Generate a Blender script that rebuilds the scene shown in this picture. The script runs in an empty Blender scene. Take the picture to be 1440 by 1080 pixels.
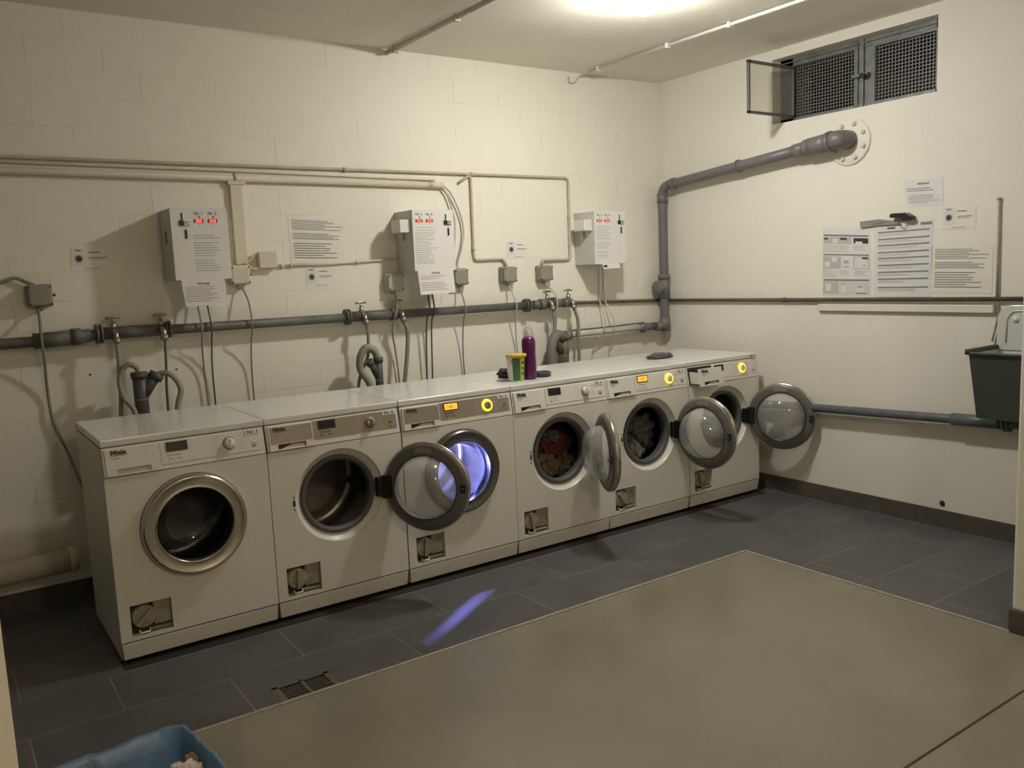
import bpy, bmesh, math, random
from mathutils import Vector, Matrix, noise
random.seed(7)
PI = math.pi
SC = bpy.context.scene
COL = SC.collection

# ------------------------------------------------------------------ camera
def set_camera():
    a, b, c = -0.6030, -0.1301, 0.0432
    R = Matrix.Rotation(a, 3, 'Z') @ Matrix.Rotation(b, 3, 'X') @ Matrix.Rotation(c, 3, 'Y')
    right, fwd, up = R.col[0], R.col[1], R.col[2]
    M = Matrix(((right.x, up.x, -fwd.x, -0.4701), (right.y, up.y, -fwd.y, -3.2909),
                (right.z, up.z, -fwd.z, 1.3831), (0, 0, 0, 1)))
    cam = bpy.data.cameras.new('camera'); cam.sensor_width = 36; cam.lens = 1192.1 / 1440 * 36
    cam.clip_start = 0.05
    o = bpy.data.objects.new('camera', cam); COL.objects.link(o); o.matrix_world = M
    SC.camera = o
set_camera()

# ------------------------------------------------------------------ world, exposure
SC.view_settings.view_transform = 'Standard'
SC.view_settings.look = 'None'
SC.view_settings.gamma = 1
SC.view_settings.use_curve_mapping = False
SC.view_settings.exposure = 0.0
w = bpy.data.worlds.new('world'); SC.world = w; w.use_nodes = True
w.node_tree.nodes['Background'].inputs[0].default_value = (0.02, 0.025, 0.04, 1)
w.node_tree.nodes['Background'].inputs[1].default_value = 0.3
LAMP_STRENGTH = 400.0
LAMP_COLOR = (1.0, 0.962, 0.885)
HALL_POWER = 135.0
WX, WY, H = 3.70, 0.90, 2.585      # right wall plane, back wall plane, ceiling

# ------------------------------------------------------------------ materials
MATS = {}
def mat(name, col, rough=0.5, metal=0.0, emit=None, es=1.0, bump=0.0, bscale=60.0, var=0.0, vscale=6.0, trans=0.0, spec=None, alpha=1.0):
    if name in MATS: return MATS[name]
    m = bpy.data.materials.new(name); m.use_nodes = True; MATS[name] = m
    nt = m.node_tree; b = nt.nodes['Principled BSDF']
    b.inputs['Base Color'].default_value = (*col, 1)
    b.inputs['Roughness'].default_value = rough
    b.inputs['Metallic'].default_value = metal
    if trans: b.inputs['Transmission Weight'].default_value = trans
    if spec is not None: b.inputs['Specular IOR Level'].default_value = spec
    if emit:
        b.inputs['Emission Color'].default_value = (*emit, 1); b.inputs['Emission Strength'].default_value = es
    if bump or var:
        tc = nt.nodes.new('ShaderNodeTexCoord')
    if bump:
        n = nt.nodes.new('ShaderNodeTexNoise'); n.inputs['Scale'].default_value = bscale; n.inputs['Detail'].default_value = 4
        bp = nt.nodes.new('ShaderNodeBump'); bp.inputs['Strength'].default_value = bump; bp.inputs['Distance'].default_value = 0.004
        nt.links.new(tc.outputs['Object'], n.inputs['Vector']); nt.links.new(n.outputs['Fac'], bp.inputs['Height'])
        nt.links.new(bp.outputs['Normal'], b.inputs['Normal'])
    if var:
        n = nt.nodes.new('ShaderNodeTexNoise'); n.inputs['Scale'].default_value = vscale; n.inputs['Detail'].default_value = 6
        n.inputs['Roughness'].default_value = 0.65
        mp = nt.nodes.new('ShaderNodeMapRange'); mp.inputs[1].default_value = .3; mp.inputs[2].default_value = .7
        mx = nt.nodes.new('ShaderNodeMix'); mx.data_type = 'RGBA'
        mx.inputs[6].default_value = (*[c * (1 - var) for c in col], 1)
        mx.inputs[7].default_value = (*[min(1, c * (1 + var)) for c in col], 1)
        nt.links.new(tc.outputs['Object'], n.inputs['Vector']); nt.links.new(n.outputs['Fac'], mp.inputs[0])
        nt.links.new(mp.outputs[0], mx.inputs[0]); nt.links.new(mx.outputs[2], b.inputs['Base Color'])
    return m

def swizzle(nt, order):
    """object coordinates re-ordered so that x,y of the result run along the wall"""
    tc = nt.nodes.new('ShaderNodeTexCoord'); s = nt.nodes.new('ShaderNodeSeparateXYZ'); c = nt.nodes.new('ShaderNodeCombineXYZ')
    nt.links.new(tc.outputs['Object'], s.inputs[0])
    for i, ax in enumerate(order):
        nt.links.new(s.outputs['XYZ'.index(ax)], c.inputs[i])
    return tc, c

def masonry(name, order, off, col, joint_depth=1.0, tint=1.0):
    """painted sand-lime brick wall with thickly painted, half filled joints"""
    m = bpy.data.materials.new(name); m.use_nodes = True; nt = m.node_tree; b = nt.nodes['Principled BSDF']
    N, L = nt.nodes, nt.links
    b.inputs['Roughness'].default_value = 0.62; b.inputs['Specular IOR Level'].default_value = 0.3
    tc, c = swizzle(nt, order)
    # slight wobble of the joints
    nz = N.new('ShaderNodeTexNoise'); nz.inputs['Scale'].default_value = 7; nz.inputs['Detail'].default_value = 3
    L.new(c.outputs[0], nz.inputs['Vector'])
    sub = N.new('ShaderNodeVectorMath'); sub.operation = 'SUBTRACT'; sub.inputs[1].default_value = (.5, .5, .5); L.new(nz.outputs['Color'], sub.inputs[0])
    sc = N.new('ShaderNodeVectorMath'); sc.operation = 'SCALE'; sc.inputs['Scale'].default_value = 0.012; L.new(sub.outputs[0], sc.inputs[0])
    ad = N.new('ShaderNodeVectorMath'); ad.operation = 'ADD'; L.new(c.outputs[0], ad.inputs[0]); L.new(sc.outputs[0], ad.inputs[1])
    of = N.new('ShaderNodeVectorMath'); of.operation = 'ADD'; of.inputs[1].default_value = (off[0], off[1], 0); L.new(ad.outputs[0], of.inputs[0])
    br = N.new('ShaderNodeTexBrick'); br.offset = 0.5
    br.inputs['Scale'].default_value = 1; br.inputs['Brick Width'].default_value = 0.300; br.inputs['Row Height'].default_value = 0.125
    br.inputs['Mortar Size'].default_value = 0.0035; br.inputs['Mortar Smooth'].default_value = 0.35
    L.new(of.outputs[0], br.inputs['Vector'])
    # paint fills part of the joints: mask by noise
    n2 = N.new('ShaderNodeTexNoise'); n2.inputs['Scale'].default_value = 3.2; n2.inputs['Detail'].default_value = 3; L.new(c.outputs[0], n2.inputs['Vector'])
    mr = N.new('ShaderNodeMapRange'); mr.inputs[1].default_value = .44; mr.inputs[2].default_value = .70; L.new(n2.outputs['Fac'], mr.inputs[0])
    mu0 = N.new('ShaderNodeMath'); mu0.operation = 'MULTIPLY'; L.new(br.outputs['Fac'], mu0.inputs[0]); L.new(mr.outputs[0], mu0.inputs[1])
    # bed joints are filled with more paint than the upright ones
    sx = N.new('ShaderNodeSeparateXYZ'); L.new(of.outputs[0], sx.inputs[0])
    fz = N.new('ShaderNodeMath'); fz.operation = 'MULTIPLY'; fz.inputs[1].default_value = 8.0; L.new(sx.outputs[1], fz.inputs[0])
    fr2 = N.new('ShaderNodeMath'); fr2.operation = 'FRACT'; L.new(fz.outputs[0], fr2.inputs[0])
    ab = N.new('ShaderNodeMath'); ab.operation = 'SUBTRACT'; ab.inputs[1].default_value = .5; L.new(fr2.outputs[0], ab.inputs[0])
    ab2 = N.new('ShaderNodeMath'); ab2.operation = 'ABSOLUTE'; L.new(ab.outputs[0], ab2.inputs[0])
    gt = N.new('ShaderNodeMapRange'); gt.inputs[1].default_value = .43; gt.inputs[2].default_value = .47; gt.inputs[3].default_value = 1.0; gt.inputs[4].default_value = .42; L.new(ab2.outputs[0], gt.inputs[0])
    mu = N.new('ShaderNodeMath'); mu.operation = 'MULTIPLY'; L.new(mu0.outputs[0], mu.inputs[0]); L.new(gt.outputs[0], mu.inputs[1])
    n3 = N.new('ShaderNodeTexNoise'); n3.inputs['Scale'].default_value = 90; n3.inputs['Detail'].default_value = 5; L.new(c.outputs[0], n3.inputs['Vector'])
    n4 = N.new('ShaderNodeTexNoise'); n4.inputs['Scale'].default_value = 9; n4.inputs['Detail'].default_value = 3; L.new(c.outputs[0], n4.inputs['Vector'])
    hs = N.new('ShaderNodeMath'); hs.operation = 'MULTIPLY_ADD'; hs.inputs[1].default_value = -1.0 * joint_depth
    L.new(mu.outputs[0], hs.inputs[0])
    h3 = N.new('ShaderNodeMath'); h3.operation = 'MULTIPLY'; h3.inputs[1].default_value = 0.25; L.new(n3.outputs['Fac'], h3.inputs[0])
    h4 = N.new('ShaderNodeMath'); h4.operation = 'MULTIPLY_ADD'; h4.inputs[1].default_value = 0.9; L.new(n4.outputs['Fac'], h4.inputs[0]); L.new(h3.outputs[0], h4.inputs[2])
    L.new(h4.outputs[0], hs.inputs[2])
    bp = N.new('ShaderNodeBump'); bp.inputs['Strength'].default_value = 0.6; bp.inputs['Distance'].default_value = 0.0035
    L.new(hs.outputs[0], bp.inputs['Height']); L.new(bp.outputs['Normal'], b.inputs['Normal'])
    # colour: cream paint with faint grime, joints a touch darker where dust sits
    n5 = N.new('ShaderNodeTexNoise'); n5.inputs['Scale'].default_value = 1.7; n5.inputs['Detail'].default_value = 7; n5.inputs['Roughness'].default_value = .6; L.new(c.outputs[0], n5.inputs['Vector'])
    m1 = N.new('ShaderNodeMix'); m1.data_type = 'RGBA'
    m1.inputs[6].default_value = (*[v * .93 for v in col], 1); m1.inputs[7].default_value = (*[v * 1.04 for v in col], 1); L.new(n5.outputs['Fac'], m1.inputs[0])
    m2 = N.new('ShaderNodeMix'); m2.data_type = 'RGBA'; m2.inputs[7].default_value = (col[0] * .70, col[1] * .68, col[2] * .64, 1)
    k = N.new('ShaderNodeMath'); k.operation = 'MULTIPLY'; k.inputs[1].default_value = 0.48 * joint_depth; L.new(mu.outputs[0], k.inputs[0])
    L.new(k.outputs[0], m2.inputs[0]); L.new(m1.outputs[2], m2.inputs[6])
    # scattered small chips and pits
    v = N.new('ShaderNodeTexVoronoi'); v.inputs['Scale'].default_value = 5.5; L.new(c.outputs[0], v.inputs['Vector'])
    vr = N.new('ShaderNodeMapRange'); vr.inputs[1].default_value = 0.022; vr.inputs[2].default_value = 0.012; L.new(v.outputs['Distance'], vr.inputs[0])
    m3 = N.new('ShaderNodeMix'); m3.data_type = 'RGBA'; m3.inputs[7].default_value = (.16, .14, .11, 1)
    k2 = N.new('ShaderNodeMath'); k2.operation = 'MULTIPLY'; k2.inputs[1].default_value = 0.5
    L.new(vr.outputs[0], k2.inputs[0]); L.new(k2.outputs[0], m3.inputs[0]); L.new(m2.outputs[2], m3.inputs[6])
    L.new(m3.outputs[2], b.inputs['Base Color'])
    return m

def tiles(name):
    m = bpy.data.materials.new(name); m.use_nodes = True; nt = m.node_tree; b = nt.nodes['Principled BSDF']; N, L = nt.nodes, nt.links
    tc = N.new('ShaderNodeTexCoord')
    of = N.new('ShaderNodeVectorMath'); of.operation = 'ADD'; of.inputs[1].default_value = (-0.566 + 62.2, 0.045 + 30.2, 0)
    L.new(tc.outputs['Object'], of.inputs[0])
    br = N.new('ShaderNodeTexBrick'); br.offset = 0.45
    br.inputs['Scale'].default_value = 1; br.inputs['Brick Width'].default_value = 0.622; br.inputs['Row Height'].default_value = 0.302
    br.inputs['Mortar Size'].default_value = 0.0022; br.inputs['Mortar Smooth'].default_value = 0.1; br.inputs['Bias'].default_value = 0
    br.inputs['Color1'].default_value = (.078, .079, .080, 1); br.inputs['Color2'].default_value = (.098, .097, .096, 1); br.inputs['Mortar'].default_value = (.20, .19, .17, 1)
    L.new(of.outputs[0], br.inputs['Vector'])
    n = N.new('ShaderNodeTexNoise'); n.inputs['Scale'].default_value = 5; n.inputs['Detail'].default_value = 8; n.inputs['Roughness'].default_value = .7; L.new(tc.outputs['Object'], n.inputs['Vector'])
    mp = N.new('ShaderNodeMapRange'); mp.inputs[1].default_value = .3; mp.inputs[2].default_value = .7; mp.inputs[3].default_value = .8; mp.inputs[4].default_value = 1.25; L.new(n.outputs['Fac'], mp.inputs[0])
    mx = N.new('ShaderNodeMix'); mx.data_type = 'RGBA'; mx.blend_type = 'MULTIPLY'; mx.inputs[0].default_value = 1
    L.new(br.outputs['Color'], mx.inputs[6]); L.new(mp.outputs[0], mx.inputs[7]); L.new(mx.outputs[2], b.inputs['Base Color'])
    rr = N.new('ShaderNodeMapRange'); rr.inputs[1].default_value = .3; rr.inputs[2].default_value = .7; rr.inputs[3].default_value = .34; rr.inputs[4].default_value = .5
    L.new(n.outputs['Fac'], rr.inputs[0]); L.new(rr.outputs[0], b.inputs['Roughness'])
    n2 = N.new('ShaderNodeTexNoise'); n2.inputs['Scale'].default_value = 40; n2.inputs['Detail'].default_value = 3; L.new(tc.outputs['Object'], n2.inputs['Vector'])
    hs = N.new('ShaderNodeMath'); hs.operation = 'MULTIPLY_ADD'; hs.inputs[1].default_value = -1; L.new(br.outputs['Fac'], hs.inputs[0])
    q = N.new('ShaderNodeMath'); q.operation = 'MULTIPLY'; q.inputs[1].default_value = .25; L.new(n2.outputs['Fac'], q.inputs[0]); L.new(q.outputs[0], hs.inputs[2])
    bp = N.new('ShaderNodeBump'); bp.inputs['Strength'].default_value = .4; bp.inputs['Distance'].default_value = .002; L.new(hs.outputs[0], bp.inputs['Height']); L.new(bp.outputs['Normal'], b.inputs['Normal'])
    return m

def painted_floor(name):
    m = bpy.data.materials.new(name); m.use_nodes = True; nt = m.node_tree; b = nt.nodes['Principled BSDF']; N, L = nt.nodes, nt.links
    tc = N.new('ShaderNodeTexCoord')
    n = N.new('ShaderNodeTexNoise'); n.inputs['Scale'].default_value = 1.6; n.inputs['Detail'].default_value = 8; n.inputs['Roughness'].default_value = .65; L.new(tc.outputs['Object'], n.inputs['Vector'])
    cr = N.new('ShaderNodeValToRGB'); cr.color_ramp.elements[0].position = .3; cr.color_ramp.elements[0].color = (.205, .188, .138, 1)
    cr.color_ramp.elements[1].position = .62; cr.color_ramp.elements[1].color = (.245, .228, .172, 1)
    L.new(n.outputs['Fac'], cr.inputs[0])
    # scuffs
    n2 = N.new('ShaderNodeTexNoise'); n2.inputs['Scale'].default_value = 6; n2.inputs['Detail'].default_value = 10; n2.inputs['Roughness'].default_value = .8; L.new(tc.outputs['Object'], n2.inputs['Vector'])
    mr = N.new('ShaderNodeMapRange'); mr.inputs[1].default_value = .63; mr.inputs[2].default_value = .8; L.new(n2.outputs['Fac'], mr.inputs[0])
    mx = N.new('ShaderNodeMix'); mx.data_type = 'RGBA'; mx.inputs[7].default_value = (.10, .09, .07, 1)
    L.new(mr.outputs[0], mx.inputs[0]); L.new(cr.outputs[0], mx.inputs[6]); L.new(mx.outputs[2], b.inputs['Base Color'])
    b.inputs['Roughness'].default_value = .22; b.inputs['Specular IOR Level'].default_value = .5
    n3 = N.new('ShaderNodeTexNoise'); n3.inputs['Scale'].default_value = 30; n3.inputs['Detail'].default_value = 6; L.new(tc.outputs['Object'], n3.inputs['Vector'])
    bp = N.new('ShaderNodeBump'); bp.inputs['Strength'].default_value = .10; bp.inputs['Distance'].default_value = .003; L.new(n3.outputs['Fac'], bp.inputs['Height']); L.new(bp.outputs['Normal'], b.inputs['Normal'])
    return m

def pane_glass(name, tint=(1, 1, 1), gloss=0.12, haze=0.0, rough=0.02):
    """clear pane that lets straight light through and mirrors at grazing angles, with an optional dusty film"""
    m = bpy.data.materials.new(name); m.use_nodes = True; nt = m.node_tree; N, L = nt.nodes, nt.links
    for x in list(N): N.remove(x)
    out = N.new('ShaderNodeOutputMaterial'); t = N.new('ShaderNodeBsdfTransparent'); t.inputs[0].default_value = (*tint, 1)
    g = N.new('ShaderNodeBsdfGlossy'); g.inputs['Roughness'].default_value = rough
    fr = N.new('ShaderNodeLayerWeight'); fr.inputs[0].default_value = 0.5
    pw = N.new('ShaderNodeMath'); pw.operation = 'POWER'; pw.inputs[1].default_value = 4.0; L.new(fr.outputs['Facing'], pw.inputs[0])
    a = N.new('ShaderNodeMath'); a.operation = 'MULTIPLY_ADD'; a.inputs[1].default_value = 0.7; a.inputs[2].default_value = gloss * .35; L.new(pw.outputs[0], a.inputs[0])
    mx = N.new('ShaderNodeMixShader'); L.new(a.outputs[0], mx.inputs[0]); L.new(t.outputs[0], mx.inputs[1]); L.new(g.outputs[0], mx.inputs[2])
    last = mx
    if haze:
        d = N.new('ShaderNodeBsdfDiffuse'); d.inputs[0].default_value = (.75, .76, .76, 1)
        m2 = N.new('ShaderNodeMixShader'); m2.inputs[0].default_value = haze
        L.new(mx.outputs[0], m2.inputs[1]); L.new(d.outputs[0], m2.inputs[2]); last = m2
    L.new(last.outputs[0], out.inputs[0])
    return m

def drum_steel(name):
    m = bpy.data.materials.new(name); m.use_nodes = True; nt = m.node_tree; b = nt.nodes['Principled BSDF']; N, L = nt.nodes, nt.links
    b.inputs['Metallic'].default_value = 0.9; b.inputs['Roughness'].default_value = .33
    tc = N.new('ShaderNodeTexCoord')
    v = N.new('ShaderNodeTexVoronoi'); v.inputs['Scale'].default_value = 70; v.inputs['Randomness'].default_value = 0.25; L.new(tc.outputs['Object'], v.inputs['Vector'])
    mr = N.new('ShaderNodeMapRange'); mr.inputs[1].default_value = .25; mr.inputs[2].default_value = .32; L.new(v.outputs['Distance'], mr.inputs[0])
    mx = N.new('ShaderNodeMix'); mx.data_type = 'RGBA'; mx.inputs[6].default_value = (.13, .125, .11, 1); mx.inputs[7].default_value = (.22, .21, .19, 1)
    L.new(mr.outputs[0], mx.inputs[0]); L.new(mx.outputs[2], b.inputs['Base Color'])
    bp = N.new('ShaderNodeBump'); bp.inputs['Strength'].default_value = .2; bp.inputs['Distance'].default_value = .0015; L.new(v.outputs['Distance'], bp.inputs['Height']); L.new(bp.outputs['Normal'], b.inputs['Normal'])
    return m

CREAM = (.79, .765, .672)
M_back = masonry('painted_brick_back', 'XZY', (-0.453 + 30, -0.092 + 12.5), CREAM)
M_right = masonry('painted_plaster_right', 'YZX', (0.05 + 30, -0.092 + 12.5), (.78, .757, .680), joint_depth=0.22)
M_ceil = mat('ceiling_paint', (.80, .765, .67), .75, bump=.3, bscale=25, var=.04, vscale=2)
M_tile = tiles('anthracite_tiles'); M_floor = painted_floor('painted_concrete')
M_dark_base = mat('skirting_dark', (.085, .078, .062), .6, bump=.3, bscale=30, var=.25, vscale=12)
M_trim = mat('edge_strip', (.34, .32, .26), .45, var=.2, vscale=25)
M_groove = mat('groove_dark', (.035, .03, .022), .8)
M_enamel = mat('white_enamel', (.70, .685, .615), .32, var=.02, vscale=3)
M_lid = mat('white_lid', (.70, .70, .655), .22, var=.03, vscale=6)
M_plastic = mat('white_plastic', (.68, .665, .60), .4)
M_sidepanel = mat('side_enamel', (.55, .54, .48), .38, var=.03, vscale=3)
M_beige_metal = mat('taupe_metal', (.34, .305, .25), .34, .55)
M_chrome = mat('chrome', (.50, .47, .42), .24, 1.0)
M_chrome_dark = mat('dark_chrome', (.17, .175, .18), .25, .9)
M_rim = mat('grey_rim', (.14, .133, .122), .38, .2)
M_gasket = mat('gasket_rubber', (.085, .09, .095), .55, bump=.2, bscale=20)
M_black = mat('black_plastic', (.012, .012, .012), .35)
M_display = mat('display_dark', (.012, .016, .018), .12)
M_display_on = mat('display_lit', (.3, .12, .01), .3, emit=(1.0, .36, .03), es=1.5)
M_ring_on = mat('dial_ring_lit', (.5, .3, .02), .3, emit=(1.0, .56, .04), es=2.0)
M_led = mat('led_red', (.4, .01, .01), .3, emit=(1.0, .06, .05), es=5)
M_orange = mat('orange_button', (.55, .26, .06), .4)
M_ink = mat('ink', (.03, .03, .03), .6)
M_ink_grey = mat('ink_grey', (.21, .205, .20), .7)
M_ink_faint = mat('ink_faint', (.47, .45, .41), .7)
M_paper = mat('paper', (.72, .70, .655), .55)
M_paper_cool = mat('paper_cool', (.66, .67, .68), .55)
M_paper_lilac = mat('paper_lilac', (.70, .68, .70), .5)
M_sleeve = mat('paper_cream', (.76, .735, .655), .4)
M_drum = drum_steel('drum_steel')
M_drum_dark = mat('drum_back', (.46, .43, .37), .42, .6, bump=.3, bscale=30)
M_glass = pane_glass('door_glass', (.62, .63, .63), .16)
M_glass_dirty = pane_glass('door_glass_hazy', (.80, .82, .82), .30, haze=.24, rough=.04)
M_pane = pane_glass('window_pane', (.93, .93, .89), .15, haze=.06)
M_dirty = mat('pump_cover_plastic', (.33, .295, .22), .55, var=.3, vscale=22)
M_dirty_dark = mat('pump_recess', (.04, .034, .025), .7)
M_grey_pipe = mat('grey_pvc', (.155, .155, .155), .42, var=.12, vscale=20)
M_iron = mat('painted_iron', (.105, .11, .10), .5, bump=.3, bscale=50, var=.3, vscale=16)
M_iron_blue = mat('painted_iron_blue', (.10, .11, .125), .42, bump=.3, bscale=50, var=.3, vscale=16)
M_rust = mat('brown_pipe', (.105, .080, .055), .6, var=.3, vscale=20)
M_cream_pipe = mat('cream_painted_pipe', (.62, .58, .46), .5, bump=.2, bscale=60)
M_cream_dark = mat('cream_pipe_dusty', (.47, .43, .33), .55, var=.15, vscale=15)
M_jbox = mat('junction_grey', (.26, .25, .21), .5)
M_jbox_light = mat('junction_light', (.47, .46, .42), .45)
M_jbox_cream = mat('junction_cream', (.60, .56, .44), .5)
M_cable = mat('cable_grey', (.25, .24, .21), .55)
M_cable_dark = mat('cable_dark', (.10, .10, .09), .5)
M_cable_light = mat('cable_light', (.50, .48, .42), .5)
M_brass = mat('nickel_tap', (.34, .32, .27), .28, .8)
M_hose = mat('hose_grey', (.23, .22, .19), .5)
M_hose_light = mat('hose_corrugated', (.30, .29, .25), .55)
M_tee = mat('drain_tee', (.07, .072, .072), .45)
M_box_white = mat('coin_box_white', (.71, .70, .66), .4)
M_box_side = mat('coin_box_sheet', (.56, .555, .52), .42)
M_frame = mat('window_frame_zinc', (.17, .18, .175), .5, .35, bump=.3, bscale=40, var=.3, vscale=14)
M_mesh = mat('window_grille', (.15, .15, .14), .5, .3)
M_shaft = mat('light_shaft', (.03, .028, .022), .9)
M_bag = mat('blue_bag', (.105, .215, .38), .40, bump=1.0, bscale=22, var=.25, vscale=11)
M_bin = mat('bin_plastic', (.06, .06, .06), .5)
M_sink = mat('sink_grey', (.050, .057, .046), .5)
M_sink_white = mat('sink_white', (.62, .64, .62), .25)
M_soil = mat('emission_dome', (.9, .88, .8), .4, emit=LAMP_COLOR, es=LAMP_STRENGTH)

# ------------------------------------------------------------------ mesh builder
_text_cache = {}
def glyphs(s, bold=0.0):
    k = (s, bold)
    if k in _text_cache: return _text_cache[k]
    cu = bpy.data.curves.new('tmp', 'FONT'); cu.body = s; cu.size = 1; cu.offset = bold; cu.resolution_u = 3
    o = bpy.data.objects.new('tmp', cu); COL.objects.link(o)
    bpy.context.view_layer.update()
    me = bpy.data.meshes.new_from_object(o.evaluated_get(bpy.context.evaluated_depsgraph_get()))
    V = [v.co.copy() for v in me.vertices]; F = [tuple(p.vertices) for p in me.polygons]
    bpy.data.objects.remove(o); bpy.data.curves.remove(cu); bpy.data.meshes.remove(me)
    _text_cache[k] = (V, F)
    return V, F

class MB:
    def __init__(s): s.v = []; s.f = []; s.mi = []; s.sm = []; s.mats = []
    def m(s, mt):
        if mt not in s.mats: s.mats.append(mt)
        return s.mats.index(mt)
    def add(s, V, F, mt, smooth=False):
        n = len(s.v); s.v += [tuple(v) for v in V]; i = s.m(mt)
        for f in F: s.f.append(tuple(a + n for a in f)); s.mi.append(i); s.sm.append(smooth)
        return s
    def box(s, lo, hi, mt, skip=()):
        x0, y0, z0 = lo; x1, y1, z1 = hi
        V = [(x0,y0,z0),(x1,y0,z0),(x1,y1,z0),(x0,y1,z0),(x0,y0,z1),(x1,y0,z1),(x1,y1,z1),(x0,y1,z1)]
        F = {'-z':(0,3,2,1), '+z':(4,5,6,7), '-y':(0,1,5,4), '+x':(1,2,6,5), '+y':(2,3,7,6), '-x':(3,0,4,7)}
        return s.add(V, [f for k, f in F.items() if k not in skip], mt)
    def cbox(s, c, d, mt): return s.box([c[i]-d[i]/2 for i in range(3)], [c[i]+d[i]/2 for i in range(3)], mt)
    def quad(s, a, b, c, d, mt): return s.add([a, b, c, d], [(0,1,2,3)], mt)
    def prism(s, pts, axis, a, b, mt, smooth=False):
        """closed 2-D outline extruded along an axis"""
        n = len(pts); V = []
        for t in (a, b):
            for p in pts:
                q = list(p); q.insert(axis, t); V.append(tuple(q))
        F = [tuple(range(n))[::-1], tuple(range(n, 2*n))]
        s.add(V, F, mt)
        k = len(s.v) - 2*n; i = s.m(mt)
        for j in range(n):
            s.f.append((k+j, k+(j+1) % n, k+n+(j+1) % n, k+n+j)); s.mi.append(i); s.sm.append(smooth)
        return s
    def lathe(s, prof, c, mt, axis=1, n=48, smooth=True, mats=None):
        """profile (radius, along) turned about an axis through c"""
        V = []; F = []
        for r, h in prof:
            for j in range(n):
                a = 2*PI*j/n; p = [r*math.cos(a), r*math.sin(a)]; p.insert(axis, h)
                V.append((p[0]+c[0], p[1]+c[1], p[2]+c[2]))
        for i in range(len(prof)-1):
            for j in range(n):
                F.append((i*n+j, i*n+(j+1) % n, (i+1)*n+(j+1) % n, (i+1)*n+j))
        for e in (0, len(prof)-1):
            if 0 < prof[e][0] < 1e-3: F.append(tuple(range(e*n, (e+1)*n)))
        return s.add(V, F, mt, smooth)
    def disc(s, c, r, axis, mt, n=32):
        V = []
        for j in range(n):
            a = 2*PI*j/n; p = [r*math.cos(a), r*math.sin(a)]; p.insert(axis, 0); V.append((p[0]+c[0], p[1]+c[1], p[2]+c[2]))
        return s.add(V, [tuple(range(n))], mt)
    def tube(s, pts, r, mt, n=12, smooth=True, caps=True):
        """tube along points; r may be a list"""
        P = [Vector(p) for p in pts]; K = len(P); rr = r if isinstance(r, (list, tuple)) else [r]*K
        T = []
        for i in range(K):
            a = P[max(i-1, 0)]; b = P[min(i+1, K-1)]; d = (b-a)
            T.append(d.normalized() if d.length > 1e-9 else Vector((0,0,1)))
        u = T[0].orthogonal().normalized(); V = []
        for i in range(K):
            u = (u - T[i]*u.dot(T[i])); u = u.normalized() if u.length > 1e-6 else T[i].orthogonal().normalized()
            w2 = T[i].cross(u)
            for j in range(n):
                a = 2*PI*j/n; V.append(P[i] + (u*math.cos(a)+w2*math.sin(a))*rr[i])
        F = []
        for i in range(K-1):
            for j in range(n): F.append((i*n+j, i*n+(j+1) % n, (i+1)*n+(j+1) % n, (i+1)*n+j))
        s.add(V, F, mt, smooth)
        if caps:
            k = len(s.v)-K*n; i = s.m(mt)
            s.f.append(tuple(range(k, k+n))[::-1]); s.mi.append(i); s.sm.append(False)
            s.f.append(tuple(range(k+(K-1)*n, k+K*n))); s.mi.append(i); s.sm.append(False)
        return s
    def text(s, t, o, ux, uz, size, mt, bold=0.0, align='l', stretch=1.0):
        V, F = glyphs(t, bold); o = Vector(o); ux = Vector(ux); uz = Vector(uz)
        w2 = max((v.x for v in V), default=0)*size*stretch
        off = {'l': 0, 'c': -w2/2, 'r': -w2}[align]
        return s.add([o + ux*(v.x*size*stretch+off) + uz*(v.y*size) for v in V], F, mt)
    def warp(s, fn): s.v = [tuple(fn(Vector(v))) for v in s.v]; return s
    def build(s, name, parent=None, bevel=0.0, center=False, segs=2, subd=0):
        me = bpy.data.meshes.new(name); V = s.v; loc = (0, 0, 0)
        if center:
            lo = [min(v[i] for v in V) for i in range(3)]; hi = [max(v[i] for v in V) for i in range(3)]
            loc = ((lo[0]+hi[0])/2, (lo[1]+hi[1])/2, lo[2]); V = [(v[0]-loc[0], v[1]-loc[1], v[2]-loc[2]) for v in V]
        me.from_pydata(V, [], s.f)
        for mt in s.mats: me.materials.append(mt)
        me.polygons.foreach_set('material_index', s.mi); me.polygons.foreach_set('use_smooth', s.sm)
        me.update()
        o = bpy.data.objects.new(name, me); COL.objects.link(o); o.location = loc
        if parent: o.parent = parent
        if bevel:
            b = o.modifiers.new('b', 'BEVEL'); b.width = bevel; b.segments = segs; b.limit_method = 'ANGLE'; b.angle_limit = math.radians(40); b.harden_normals = False
        if subd:
            b = o.modifiers.new('s', 'SUBSURF'); b.levels = subd; b.render_levels = subd
        return o

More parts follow.
